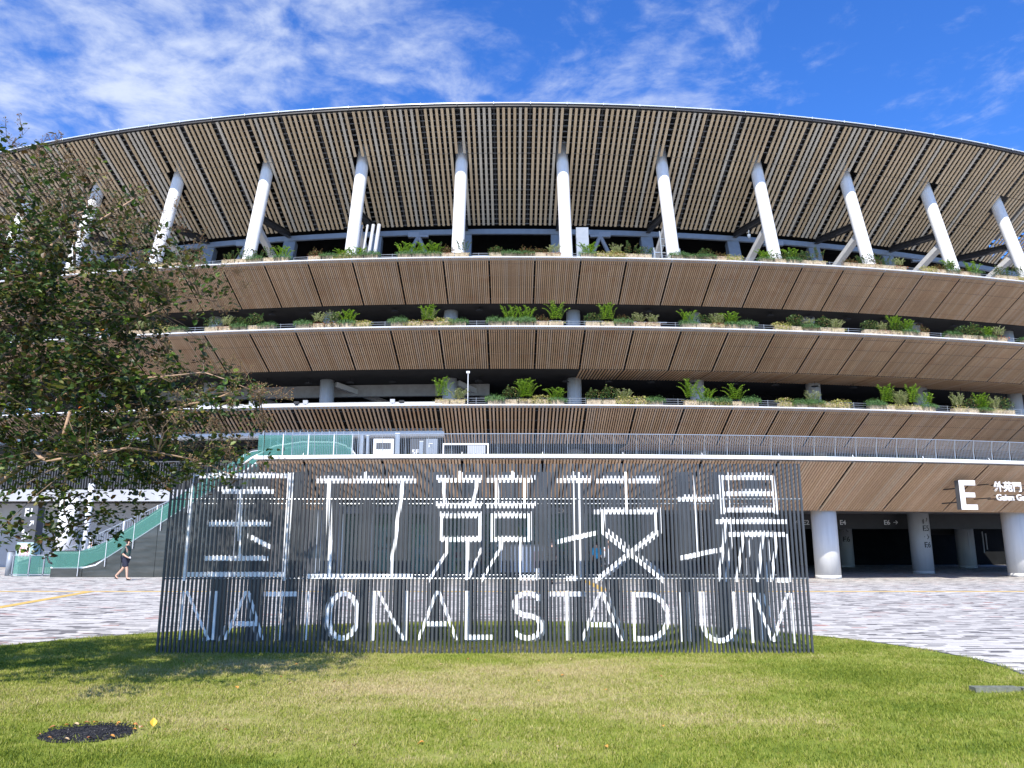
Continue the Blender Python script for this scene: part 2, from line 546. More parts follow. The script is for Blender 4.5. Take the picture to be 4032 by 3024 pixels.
def text_mesh(txt, size, depth, name='lettering', bold=0.0, align='LEFT'):
    cu = bpy.data.curves.new(name, 'FONT')
    cu.body = txt
    cu.size = size
    cu.extrude = depth / 2
    cu.offset = bold
    cu.align_x = align
    cu.resolution_u = 3
    o = bpy.data.objects.new('tmp', cu)
    COL.objects.link(o)
    bpy.context.view_layer.update()
    me = bpy.data.meshes.new_from_object(o.evaluated_get(bpy.context.evaluated_depsgraph_get()))
    bpy.data.objects.remove(o)
    bpy.data.curves.remove(cu)
    me.name = name
    return me


def text(txt, size, depth, pos, mat, parent, rotz=0.0, bold=0.0, align='LEFT', name='lettering'):
    me = text_mesh(txt, size, depth, name, bold, align)
    me.materials.clear()
    me.materials.append(mat)
    mw = Matrix.Translation(pos) @ Matrix.Rotation(rotz, 4, 'Z') @ Matrix.Rotation(R(90), 4, 'X')
    return inst(name, me, mw, parent)


# ------------------------------------------------------------------ building geometry
CY = 212.0                 # centre of the stadium bowl (0, 212)
PY, PR = 127.0, 96.0       # centre and lip radius of the ground-floor podium
BAY = 0.0636               # angle of one structural bay
MOD = BAY / 3


def pm(d, th, z=0.0):
    """main bowl: d = distance of the ring from the camera at th = 0"""
    r = CY - d
    return (r * math.sin(th), CY - r * math.cos(th), z)


def pp(d, th, z=0.0):
    r = PY - d
    return (r * math.sin(th), PY - r * math.cos(th), z)


def rot_about(cy, th):
    return Matrix.Translation((0, cy, 0)) @ Matrix.Rotation(th, 4, 'Z') @ Matrix.Translation((0, -cy, 0))


def ring(mb, f, prof, t0, t1, n, closed=True):
    """sweep a profile of (d, z) around the arc"""
    for i in range(n):
        a, b = t0 + (t1 - t0) * i / n, t0 + (t1 - t0) * (i + 1) / n
        k = len(prof)
        ia = mb.add([f(d, a, z) for d, z in prof])
        ib = mb.add([f(d, b, z) for d, z in prof])
        for j in range(k if closed else k - 1):
            j2 = (j + 1) % k
            mb.face(ia + j, ib + j, ib + j2, ia + j2)
        if closed and i == 0:
            mb.face(*[ia + j for j in range(k)])
        if closed and i == n - 1:
            mb.face(*[ib + j for j in reversed(range(k))])


def slat_box(mb, f, th, d0, z0, d1, z1, w, thick, cy):
    """board running inward and down from (d0,z0) to (d1,z1); face towards the viewer/ground at the given line"""
    L = math.hypot(d1 - d0, z1 - z0)
    nx, nz = (z0 - z1) / L, (d1 - d0) / L      # normal pointing inward/up
    pts = []
    for (d, z) in ((d0, z0), (d1, z1)):
        for s1, s2 in ((-1, 0), (1, 0), (1, 1), (-1, 1)):
            dd, zz_ = d + nx * thick * s2, z + nz * thick * s2
            x, y, _ = f(dd, th, 0)
            t = (math.cos(th), math.sin(th))
            pts.append((x + t[0] * w / 2 * s1, y + t[1] * w / 2 * s1, zz_))
    mb.hexa(pts)


stadium = empty('stadium', (0, 51, 0), 'round stadium with timber louvred eaves and planted ledges behind the plaza', 'stadium')
S = stadium

# --- roof eave: 216 boards, hung under a dark steel roof
E0, EZ0 = 60.9, 38.9
E1, EZ1 = 70.5, 32.1


def ez(d):
    return EZ0 - 0.708 * (d - E0)


SEG = [(60.9, 64.35), (64.39, 67.44), (67.48, 70.5)]
P0 = Vector(pm(65, 0, 35))


def roof_slat_mesh(cut=False):
    mb = MB()
    for i, (a, b) in enumerate(SEG):
        if cut and i == 1:
            a = 66.0
        slat_box(mb, pm, 0, a, ez(a), b, ez(b), 0.24, 0.10, CY)
        # fixing clips behind
    return mb.mesh('roof_slat', M['roof_wood'], P0)


rs_mesh, rs_cut = roof_slat_mesh(), roof_slat_mesh(True)
RN = 20
for k in range(-RN, RN):
    for j in range(6):
        th = (k + 0.5) * MOD + (0.5 * MOD) + (j - 2.5) * 0.4935 / 151.1
        # the columns pierce the eave: boards right in front of one are cut short
        cth = (round(th / BAY - 0.5) + 0.5) * BAY
        cut = abs(th - cth) * 148 < 0.62
        inst('roof_slat', rs_cut if cut else rs_mesh, rot_about(CY, th) @ Matrix.Translation(P0), S)
T0, T1 = -RN * MOD - .01, RN * MOD + .02
for i in range(23):
    d = E0 + 0.15 + i * 0.43
    mb = MB()
    z = ez(d) + 0.16
    pr_ = [(d, z), (d + .07, z), (d + .07, z + .07), (d, z + .07)]
    if 64.0 < d < 66.6:                          # interrupted where the columns come through
        for k in range(-6, 6):
            ring(mb, pm, pr_, (k - .5) * BAY + .0048, (k + .5) * BAY - .0048, 3)
    else:
        ring(mb, pm, pr_, T0, T1, 36)
    build('purlin', mb, M['purlin'], S)
    if i % 3 == 1 and not 63.8 < d < 66.9:
        mb = MB()
        z = ez(d) + 0.62
        ring(mb, pm, [(d, z), (d + .14, z), (d + .14, z + .25), (d, z + .25)], T0, T1, 36)
        build('roof_purlin', mb, M['girder'], S)
for k in range(-RN, RN + 1):
    th = (k + 0.5) * MOD
    mb = MB()
    if k % 3 == 1:
        continue
    slat_box(mb, pm, th, E0 + .1, ez(E0) + .25, E1 + .2, ez(E1 + .2) + .25, 0.13, 0.6, CY)
    build('roof_girder', mb, M['girder'], S)
mb = MB()
ring(mb, pm, [(E0 + .02, ez(E0) + .30), (82, ez(E0) + 2.2), (82, ez(E0) + 2.6), (E0 + .02, ez(E0) + .40)], -.5, .5, 50)
build('roof_deck', mb, M['roof_sheet'], S)
mb = MB()
ring(mb, pm, [(E0 - .16, ez(E0) + .10), (E0 - .02, ez(E0) + .10), (E0 - .02, ez(E0) + .36), (E0 - .10, ez(E0) + .36)], T0, T1, 72)
build('eave_fascia', mb, M['girder'], S)
mb = MB()
ring(mb, pm, [(E0 - .24, ez(E0) + .33), (E0 - .12, ez(E0) + .33), (E0 - .12, ez(E0) + .42), (E0 - .22, ez(E0) + .41)], T0, T1, 72)
for k in range(-RN, RN + 1):
    th = (k + 0.5) * MOD
    p = Vector(pm(E0 - .25, th, ez(E0) + .24))
    mb.beam(p, p + Vector((0, 0, .20)), .05, .06, (0, 1, 0))
build('eave_gutter', mb, M['eave_white'], S)
# ring beam at the back of the eave and dark concourse behind it
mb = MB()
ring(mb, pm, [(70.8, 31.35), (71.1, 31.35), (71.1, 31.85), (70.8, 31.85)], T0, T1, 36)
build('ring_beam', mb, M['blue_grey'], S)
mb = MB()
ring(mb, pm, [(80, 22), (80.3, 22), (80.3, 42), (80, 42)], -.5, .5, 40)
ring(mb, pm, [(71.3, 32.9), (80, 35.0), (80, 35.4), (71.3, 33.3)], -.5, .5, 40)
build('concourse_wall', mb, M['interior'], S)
# white strips stand in for slivers of daylight and pale panels in the concourse
rr = random.Random(3)
for k in range(-7, 8):
    for q in range(2):
        th = (k + rr.uniform(0, 1)) * BAY
        mb = MB()
        z = rr.uniform(26.5, 31.5)
        p, q2 = Vector(pm(78, th, z)), Vector(pm(78, th + rr.uniform(.004, .012), z + rr.uniform(-.1, .3)))
        mb.beam(p, q2, .05, .28)
        build('panel_or_daylight_strip', mb, M['white_metal'], S)

# --- slanted columns, struts and box posts of each bay
DB, ZB, DT, ZT = 62.2, 22.1, 65.9, 38.2
for k in range(-6, 6):
    th = (k + 0.5) * BAY
    mb = MB()
    n = 9
    pts = [pm(DB + (DT - DB) * i / n, th, ZB + (ZT - ZB) * i / n) for i in range(n + 1)]
    mb.tube(pts, 0.56, 28)
    c = build('slanted_column', mb, M['column_top'], S, smooth=True)
    mb = MB()
    p, q = Vector(pm(63.7, th, 30.3)), Vector(pm(70.2, th, 27.2))
    mb.beam(p, q, .52, .62, (0, 1, .7))
    build('inner_strut', mb, M['strut_grey'], S)
    mb = MB()
    p, q = Vector(pm(63.8, th, 31.0)), Vector(pm(71.0, th, 32.0))
    mb.beam(p, q, .10, .55)
    mb.beam(p + Vector((0, 0, .27)), q + Vector((0, 0, .27)), .42, .07)
    mb.beam(p - Vector((0, 0, .27)), q - Vector((0, 0, .27)), .42, .07)
    build('tie_beam', mb, M['girder'], S)
    mb = MB()
    mb.beam(pm(69.2, th - .0005, 22.1), pm(71.4, th - .0005, 31.4), 1.15, .95, (0, 1, 0))
    build('box_post', mb, M['blue_grey'], S)
    # chevron brace in alternate bays, behind the ledge
    if k % 2 == 0:
        tm = th + BAY * .47
        mb = MB()
        a, b, c_ = pm(70.3, tm - .021, 24.3), pm(71, tm, 31.3), pm(70.3, tm + .021, 24.3)
        mb.tube([a, b], .20, 10)
        mb.tube([c_, b], .20, 10)
        mb.beam(Vector(b) + Vector((-1, 0, .1)), Vector(b) + Vector((1, 0, .1)), .4, .5)
        build('chevron_brace', mb, M['grey_steel'], S)


# --- tiers: ledge slab, white lip, louvre panels, soffit
def tier_panel(d0, z0, d1, z1, n, w, thick):
    mb = MB()
    r = CY - d0
    pitch = (MOD * r - 0.10) / n
    for j in range(n):
        mb.tint = rnd.random()
        th = (j - (n - 1) / 2) * pitch / r
        slat_box(mb, pm, th, d0, z0, d1, z1, w, thick, CY)
    mb.tint = 0
    return mb.mesh('louvre_panel', M['tier_wood'], pm(d0, 0, z0), tint=True)


TIERS = [(53.0, 22.0, 56.8, 19.6, 22), (51.4, 16.3, 55.3, 14.1, 21), (51.6, 10.8, 55.2, 8.54, 20)]
for ti, (d0, z0, d1, z1, n) in enumerate(TIERS):
    zt = z0 - 0.10
    full = tier_panel(d0 + .03, zt, d1, z1, n, 0.094, 0.045)
    alts = [tier_panel(d0 + .03, zt, d1, z1, n, 0.094, 0.045) for _ in range(2)]
    # tier 3 (lowest) is more open and shorter on the left, above the pale canopy beam
    t = (1 - 0.36)
    short = tier_panel(d0 + .03, zt, d0 + (d1 - d0) * t, zt + (z1 - zt) * t, 11, 0.125, 0.06) if ti == 2 else None
    half = tier_panel(d0 + .03, zt, d1, z1, 13, 0.125, 0.05) if ti == 2 else None
    k0, k1 = -15, 15
    for k in range(k0, k1):
        th = (k + 1) * MOD
        me = rnd.choice([full] + alts)
        if ti == 2 and th < -.030:
            me = short
        elif ti == 2 and th < 0.035:
            me = half
        elif ti == 1 and th < -.11:
            me = full
        inst('louvre_panel', me, rot_about(CY, th) @ Matrix.Translation(pm(d0 + 0, 0, z0)) if False else rot_about(CY, th) @ Matrix.Translation(pm(d0, 0, z0)), S)
    a0, a1 = k0 * MOD, (k1 + 1) * MOD
    mb = MB()
    ring(mb, pm, [(d0 - .06, z0 + .0), (d0 + .10, z0 - .03), (d0 + .10, z0 + .07), (d0 - .02, z0 + .08), (d0 - .07, z0 + .05)], a0, a1, 60)
    build('ledge_lip', mb, M['white_metal'], S)
    mb = MB()
    ring(mb, pm, [(d0 + .13, z0 - .12), (82, z0 - .12), (82, z0 + .02), (d0 + .13, z0 + .02)], a0, a1, 45)
    build('ledge_floor', mb, M['slab_grey'], S)
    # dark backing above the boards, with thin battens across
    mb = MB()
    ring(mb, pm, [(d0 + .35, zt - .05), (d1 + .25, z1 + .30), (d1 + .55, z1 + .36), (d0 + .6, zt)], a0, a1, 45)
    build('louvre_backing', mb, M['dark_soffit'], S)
    for q in (.12, .37, .62, .88):
        mb = MB()
        d, z = d0 + (d1 - d0) * q + .03, zt + (z1 - zt) * q + .07
        ring(mb, pm, [(d, z), (d + .06, z), (d + .06, z + .05), (d, z + .05)], a0, a1, 45)
        build('batten', mb, M['black_steel'], S)
    # soffit behind the boards' feet
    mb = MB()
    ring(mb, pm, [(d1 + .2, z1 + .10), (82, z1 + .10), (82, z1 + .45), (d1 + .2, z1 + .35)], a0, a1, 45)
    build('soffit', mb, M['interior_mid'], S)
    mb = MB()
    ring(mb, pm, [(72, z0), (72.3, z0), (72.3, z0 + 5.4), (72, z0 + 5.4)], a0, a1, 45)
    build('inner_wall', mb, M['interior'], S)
# wooden soffit boards on the right half of the middle tiers
for (d1, z1, ta) in ((55.3, 14.1, .04), (55.2, 8.54, .05)):
    for k in range(int(ta / MOD), 15):
        mb = MB()
        thc = (k + 1) * MOD
        for j in range(14):
            mb.tint = rnd.random()
            th = thc + (j - 6.5) * MOD / 14.2
            slat_box(mb, pm, th, d1 + .06, z1 + .055, d1 + 3.4, z1 + .050, .12, .04, CY)
        build('soffit_panel', mb, M['tier_wood'], S, tint=True)

# round columns of the two open storeys and the terrace storey
for (zf, zc) in ((5.05, 8.64), (10.82, 14.2), (16.32, 19.7)):
    for k in range(-6, 6):
        th = (k + 0.5) * BAY
        mb = MB()
        d = 58.8
        mb.tube([pm(d, th, zf), pm(d, th, zc)], .56 if zf > 6 else .62, 28)
        build('round_column', mb, M['column_grey'], S, smooth=True)
# ceiling services in the second open storey: pale beams, rails and lamp housings
mb = MB()
ring(mb, pm, [(60.5, 13.2), (60.9, 13.2), (60.9, 14.15), (60.5, 14.15)], -.20, -.012, 24)
build('ceiling_beam', mb, M['slab_grey'], S)
for k in range(-3, 0):
    th = (k + .5) * BAY
    mb = MB()
    mb.beam(pm(59, th + .004, 13.9), pm(64, th + .030, 12.9), .35, .4)
    build('ceiling_beam', mb, M['strut_grey'], S)
for zc in (13.7, 19.35):
    for q in range(22):
        th = -.21 + q * .0215
        mb = MB()
        x, y, z = pm(57.6, th, zc)
        mb.tube([(x, y, z), (x, y, z + .06)], .28, 12)
        mb.tube([(x, y, z + .06), (x, y, z + .6)], .012, 5)
        build('pendant_lamp', mb, M['interior_mid'], S)
for th, L in ((.042, 1.5), (.022, 1.1), (.058, 1.9), (.075, 1.6)):
    mb = MB()
    x, y, z = pm(58.4, th, 18.75)
    mb.box(x - L / 2, x + L / 2, y, y + .12, z, z + .07)
    build('tube_lamp', mb, M['white_metal'], S)
# glazing bars in the second storey on the right
for k in range(0, 26):
    th = .02 + k * .0105
    mb = MB()
    mb.beam(pm(64, th, 10.9), pm(64, th, 14.1), .07, .1, (0, 1, 0))
    build('window_bar', mb, M['interior_mid'], S)
mb = MB()
ring(mb, pm, [(64, 13.0), (64.1, 13.0), (64.1, 13.08), (64, 13.08)], .015, .29, 20)
ring(mb, pm, [(64.2, 10.8), (64.25, 10.8), (64.25, 14.2), (64.2, 14.2)], .015, .29, 20)
build('glazing', mb, M['interior'], S)

# --- lowest tier left: pale canopy beam below the short boards, low parapet on the ledge
mb = MB()
d0, z0, d1, z1, n = TIERS[2]
ring(mb, pm, [(d0 + 2.35, z1 + .62), (d0 + 2.5, z1 + .50), (d0 + 3.6, z1 + .5), (d0 + 3.6, z1 + 1.25), (d0 + 2.40, z1 + 1.05)], -.30, -.0305, 30)
build('canopy_beam', mb, M['white_metal'], S)
mb = MB()
ring(mb, pm, [(d0 + 3.6, z1 + .42), (70, z1 + .2), (70, z1 + .5), (d0 + 3.6, z1 + .6)], -.30, -.0305, 30)
build('canopy_soffit', mb, M['grey_steel'], S)
mb = MB()
ring(mb, pm, [(d0 + .5, z0 + .02), (d0 + .62, z0 + .02), (d0 + .62, z0 + .36), (d0 + .5, z0 + .36)], -.14, -.03, 20)
build('parapet', mb, M['strut_grey'], S)
mb = MB()
ring(mb, pm, [(d0 + .12, z0 + .12), (d0 + .20, z0 + .12), (d0 + .20, z0 + .17), (d0 + .12, z0 + .17)], -.14, -.03, 20)
build('cable_tray', mb, M['white_metal'], S)

# --- podium
QMOD = 318.6 / (3028 * 3.1)
PD0, PZ0, PD1, PZ1 = 31.0, 4.97, 34.0, 3.0
PA0, PA1 = -0.1105, 0.46
pzt = PZ0 - .12
pmesh = {}


def podium_slat(frac):
    if frac not in pmesh:
        mb = MB()
        slat_box(mb, pp, 0, PD0 + .02, pzt, PD0 + (PD1 - PD0) * frac, pzt + (PZ1 - pzt) * frac, .088, .045, PY)
        pmesh[frac] = mb.mesh('podium_slat', M['podium_wood'], pp(32, 0, 4))
    return pmesh[frac]


NPS = 24
for k in range(-4, 11):
    tc0 = (k + 0.38) * QMOD
    for j in range(NPS):
        th = tc0 + (j + .75) * QMOD / (NPS + .6)
        if th < PA0 or th > 0.335:
            continue
        x = pp(32, th)[0]
        fr = 0.74 if x < 5.6 and x > -8.3 else 1.0
        inst('podium_slat', podium_slat(fr), rot_about(PY, th) @ Matrix.Translation(pp(32, 0, 4)), S)
mb = MB()
ring(mb, pp, [(PD0 - .08, PZ0 - .035), (PD0 + .1, PZ0 - .05), (PD0 + .1, PZ0 + .045), (PD0 - .02, PZ0 + .05), (PD0 - .09, PZ0 + .01)], PA0, PA1, 60)
build('podium_lip', mb, M['white_metal'], S)
mb = MB()
ring(mb, pp, [(PD0 + .03, PZ0 + .075), (PD0 + .22, PZ0 + .075), (PD0 + .22, PZ0 + .115), (PD0 + .06, PZ0 + .12)], PA0, PA1, 60)
for k in range(-3, 12):
    th = (k + .38) * QMOD
    if PA0 < th < PA1:
        mb.beam(pp(PD0 - .095, th, PZ0 - .02), pp(PD0 + .0, th, PZ0 + .2), .02, .02)
build('podium_gutter', mb, M['white_metal'], S)
mb = MB()
ring(mb, pp, [(PD0 + .25, PZ0 - .1), (72, PZ0 - .1), (72, PZ0 + .06), (PD0 + .25, PZ0 + .06)], PA0, PA1, 45)
ring(mb, pp, [(PD1 + .05, PZ1 + .16), (60, PZ1 + .16), (60, PZ1 + .6), (PD1 + .05, PZ1 + .6)], .062, PA1, 30)
build('podium_floor', mb, M['slab_grey'], S)
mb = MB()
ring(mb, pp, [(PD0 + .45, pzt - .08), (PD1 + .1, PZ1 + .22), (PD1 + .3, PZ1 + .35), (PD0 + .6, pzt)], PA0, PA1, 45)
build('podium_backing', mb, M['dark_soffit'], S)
for q in (.25, .6, .92):
    mb = MB()
    d, z = PD0 + (PD1 - PD0) * q * (.95), pzt + (PZ1 - pzt) * q * .95 + .06
    ring(mb, pp, [(d, z), (d + .05, z), (d + .05, z + .05), (d, z + .05)], PA0, PA1, 45)
    build('podium_batten', mb, M['black_steel'], S)
# timber soffit over the passage entrance
for k in range(2, 10):
    mb = MB()
    tc0 = (k + 0.38) * QMOD
    for j in range(10):
        mb.tint = rnd.random()
        th = tc0 + (j + .5) * QMOD / 10
        slat_box(mb, pp, th, PD1 + .02, PZ1 + .10, PD1 + 2.6, PZ1 + .095, .2, .04, PY)
    build('soffit_panel', mb, M['podium_wood'], S, tint=True)

# ground-floor columns
for (x, y, r, m) in ((14.3, 35.8, .55, 'column'), (24.5, 38.1, .55, 'column'), (33.0, 41.5, .55, 'column'), (21.8, 41.9, .52, 'column_grey'), (22.9, 54, .5, 'column_grey'), (30.0, 52, .55, 'column_grey'),
                     (13.0, 50, .5, 'column_grey'), (36, 50, .55, 'column_grey')):
    mb = MB()
    mb.tube([(x, y, 0), (x, y, .16)], r + .006, 36)
    mb.tube([(x, y, .16), (x, y, PZ1 + .2)], r, 36)
    build('ground_column', mb, M[m], S, smooth=True)
# passage: back wall, side return, dark beam that carries the gate numbers
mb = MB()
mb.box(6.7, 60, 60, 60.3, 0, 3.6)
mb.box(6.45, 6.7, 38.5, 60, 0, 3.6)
mb.box(46, 46.3, 44, 60, 0, 3.6)  # unseen end wall, added to stop light leaking in from the right
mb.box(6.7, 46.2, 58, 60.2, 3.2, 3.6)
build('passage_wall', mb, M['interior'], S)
mb = MB()
mb.box(6.8, 40, 43.0, 43.25, 2.35, 3.15)
build('passage_beam', mb, M['black_steel'], S)
for (x, a, b) in ((28.5, 1.2, 2.3), (29.4, 1.0, 2.3), (29.6, 1.2, 2.2), (31.0, .7, 2.5)):
    mb = MB()
    mb.box(x, x + .05, 49, 49.05, a, b)
    build('window_bar', mb, M['wall_pale'], S)
mb = MB()
mb.box(27.6, 30.3, 52.6, 52.9, 2.15, 2.6)
build('panel_or_daylight_strip', mb, M['interior_mid'], S)

# --- left: recessed terrace edge, walls and column behind the escalator
mb = MB()
mb.box(-60, -12.4, 50.0, 50.4, 4.25, 4.98)
build('terrace_fascia', mb, M['wall_pale'], S)
mb = MB()
mb.box(-60, -12.4, 50.4, 80, 4.4, 4.95)
build('terrace_floor', mb, M['slab_grey'], S)
mb = MB()
mb.box(-60, -12.0, 54.0, 54.3, 0, 4.3)
build('ground_wall', mb, M['wall_pale'], S)
for x in (-36.6, -33.4, -30.6, -27.4):
    mb = MB()
    mb.box(x, x + 1.1, 53.9, 53.99, 0, 2.3)
    mb.box(x + .95, x + 1.0, 53.86, 53.9, 1.0, 1.15)
    build('door', mb, M['interior_mid'] if x < -31 else M['blue_grey'], S)
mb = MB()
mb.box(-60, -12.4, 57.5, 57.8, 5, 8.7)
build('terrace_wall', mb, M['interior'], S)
mb = MB()
mb.tube([(-27.0, 47.5, 0), (-27.0, 47.5, 4.3)], .55, 28)
build('ground_column', mb, M['column_top'], S, smooth=True)
mb = MB()
mb.tube([(-23.9, 44.0, 0), (-23.9, 44.0, 4.9)], .16, 14)
build('slim_column', mb, M['white_metal'], S, smooth=True)
# slatted screen above the fascia
mb = MB()
for i in range(150):
    x = -38 + i * .17
    mb.box(x, x + .05, 50.02, 50.1, 4.98, 6.75)
mb.box(-38, -12.5, 50.0, 50.12, 6.75, 6.82)
build('slatted_screen', mb, M['charcoal'], S, kind='stuff')
# wall and panelling under the terrace between escalator and shop
mb = MB()
mb.box(-12.4, -8.3, 38.6, 38.9, 0, 4.6)
build('side_wall', mb, M['fin'], S)
for i in range(9):
    x = -12.3 + i * .44
    mb = MB()
    mb.box(x, x + .42, 38.53, 38.598, .1, 3.9)
    build('wall_panel', mb, M['charcoal'] if i < 6 else M['grey_steel'], S)

# ------------------------------------------------------------------ ground
plaza = MB()
plaza.sheet([[(x, y, 0) for x in (-1500, -200, -40, 0, 40, 200, 1500)] for y in (-600, -40, 10, 30, 60, 200, 1500)])
pl = build('plaza_paving', plaza, M['paving'], None, kind='structure')
LAWN = [(-7.75, 11.75), (-7.1, 12.75), (-6.3, 13.6), (-5.0, 14.5), (-3.4, 15.2), (-1.6, 15.65), (0.2, 15.8), (2.0, 15.45), (3.6, 14.6), (4.9, 13.5), (5.6, 12.5), (6.0, 11.4), (6.12, 10.3), (5.85, 9.1), (5.35, 8.1),
        (4.55, 6.9), (3.9, 5.7), (3.4, 4.0), (3.2, 2.0), (3.0, -1), (2.0, -4), (-2, -6), (-8, -6), (-12, -2), (-13.5, 3), (-12.6, 7), (-10.5, 9.6), (-9.0, 10.8)]


def inside(x, y, poly):
    c = False
    n = len(poly)
    for i in range(n):
        x0, y0 = poly[i]
        x1, y1 = poly[(i + 1) % n]
        if (y0 > y) != (y1 > y) and x < (x1 - x0) * (y - y0) / (y1 - y0) + x0:
            c = not c
    return c


def smooth_poly(p, k=2):
    for _ in range(k):
        q = []
        for i in range(len(p)):
            a, b = Vector(p[i]), Vector(p[(i + 1) % len(p)])
            q += [tuple(a * .75 + b * .25), tuple(a * .25 + b * .75)]
        p = q
    return p


LP = smooth_poly(LAWN)
mb = MB()
mb.prism(LP, -.02, .022)
lawn = build('lawn_soil', mb, M['thatch'], None, kind='structure')
# mulch strip at the right-hand edge of the lawn
MUL = smooth_poly([(5.3, 8.0), (4.5, 6.8), (3.9, 5.7), (3.4, 4.0), (3.2, 2.0), (3.0, -1), (4.2, -1), (4.5, 2.0), (4.9, 4.0), (5.1, 5.6), (5.55, 7.0), (5.75, 8.1)])
mb = MB()
mb.prism(MUL, -.02, .018)
build('mulch_strip', mb, M['mulch'], None, kind='structure')
mb = MB()
for i in range(1500):
    x, y = rnd.uniform(3, 5.8), rnd.uniform(4.5, 8.2)
    if inside(x, y, MUL) or (i % 6 == 0 and abs(x - (3.9 + (y - 5.7) * .62)) < .25):
        a = rnd.uniform(0, 6.28)
        s = rnd.uniform(.012, .035)
        mb.tint = rnd.random()
        z = .024 + rnd.uniform(0, .012)
        b = mb.add([(x + math.cos(a + t) * s * (1 if q % 2 == 0 else .45), y + math.sin(a + t) * s * (1 if q % 2 == 0 else .45), z + rnd.uniform(0, .012)) for q, t in enumerate((0, 1.57, 3.14, 4.71))])
        mb.face(b, b + 1, b + 2, b + 3)
build('leaf_litter', mb, mat_leaf('litter', [(.30, .12, .06), (.40, .20, .10), (.22, .09, .05), (.45, .28, .15), (.14, .07, .04)], .9, 0), None, tint=True, kind='stuff')

# a narrow dark edging round the lawn
mb = MB()
n = len(LP)
for i in range(n):
    a, b = Vector(LP[i]), Vector(LP[(i + 1) % n])
    if (a - b).length < 1e-4:
        continue
    t = (b - a).normalized()
    nn = Vector((t.y, -t.x))
    mb.hexa([(a.x, a.y, -.01), (b.x, b.y, -.01), (b.x + nn.x * -.035, b.y + nn.y * -.035, -.01), (a.x + nn.x * -.035, a.y + nn.y * -.035, -.01),
             (a.x, a.y, .028), (b.x, b.y, .028), (b.x - nn.x * .035, b.y - nn.y * .035, .028), (a.x - nn.x * .035, a.y - nn.y * .035, .028)])
build('lawn_edging', mb, M['charcoal'], None, kind='structure')

# grass: one clump of blades scattered over the lawn by geometry nodes
HOLE = (-3.38, 6.57, 0.36, 0.30)      # round black cover in the lawn
mb = MB()
gr = random.Random(11)
for i in range(46):
    a, rr_ = gr.uniform(0, 6.28), .13 * math.sqrt(gr.random())
    x, y = math.cos(a) * rr_, math.sin(a) * rr_
    h = gr.uniform(.012, .033)
    la, lean = gr.uniform(0, 6.28), gr.uniform(.2, 1.1) * h
    w = gr.uniform(.0016, .0032)
    fa = gr.uniform(0, 3.14)
    wx, wy = math.cos(fa) * w, math.sin(fa) * w
    mx, my = x + math.cos(la) * lean * .4, y + math.sin(la) * lean * .4
    tx, ty = x + math.cos(la) * lean, y + math.sin(la) * lean
    mb.tint = gr.random()
    b = mb.add([(x - wx, y - wy, 0), (x + wx, y + wy, 0), (mx + wx * .8, my + wy * .8, h * .6), (mx - wx * .8, my - wy * .8, h * .6), (tx, ty, h)])
    mb.face(b, b + 1, b + 2, b + 3)
    mb.face(b + 3, b + 2, b + 4)
clump_me = mb.mesh('grass_clump', M['blade'], tint=True)
clump = bpy.data.objects.new('grass_clump', clump_me)
pts = []
for i in range(60000):
    x, y = gr.uniform(-9.5, 6.3), gr.uniform(3.6, 15.9)
    if abs(x) > 0.70 * y + .9:
        continue
    if not inside(x, y, LP):
        continue
    if ((x - HOLE[0]) / HOLE[2]) ** 2 + ((y - HOLE[1]) / HOLE[3]) ** 2 < 1:
        continue
    if y > 10 and gr.random() < .35:
        continue
    pts.append((x, y, .020))
pts = pts[:17000]
gm = bpy.data.meshes.new('lawn_grass')
gm.from_pydata(pts, [], [])
gm.update()
go = bpy.data.objects.new('lawn_grass', gm)
COL.objects.link(go)
props(go, 'short lawn of green and straw coloured grass blades', 'grass', kind='stuff')
ng = bpy.data.node_groups.new('scatter_grass', 'GeometryNodeTree')
ng.interface.new_socket('Geometry', in_out='INPUT', socket_type='NodeSocketGeometry')
ng.interface.new_socket('Geometry', in_out='OUTPUT', socket_type='NodeSocketGeometry')
gi, gout = ng.nodes.new('NodeGroupInput'), ng.nodes.new('NodeGroupOutput')
m2p = ng.nodes.new('GeometryNodeMeshToPoints')
iop = ng.nodes.new('GeometryNodeInstanceOnPoints')
oin = ng.nodes.new('GeometryNodeObjectInfo')
oin.inputs['Object'].default_value = clump
rv = ng.nodes.new('FunctionNodeRandomValue')
rv.data_type = 'FLOAT_VECTOR'
rv.inputs[0].default_value = (-.06, -.06, 0)
rv.inputs[1].default_value = (.06, .06, 6.283)
rs = ng.nodes.new('FunctionNodeRandomValue')
rs.data_type = 'FLOAT'
rs.inputs[2].default_value = .65
rs.inputs[3].default_value = 1.35
L = ng.links.new
L(gi.outputs[0], m2p.inputs[0])
L(m2p.outputs[0], iop.inputs['Points'])
L(oin.outputs['Geometry'], iop.inputs['Instance'])
L(rv.outputs[0], iop.inputs['Rotation'])
L(rs.outputs[1], iop.inputs['Scale'])
L(iop.outputs[0], gout.inputs[0])
go.modifiers.new('scatter', 'NODES').node_group = ng

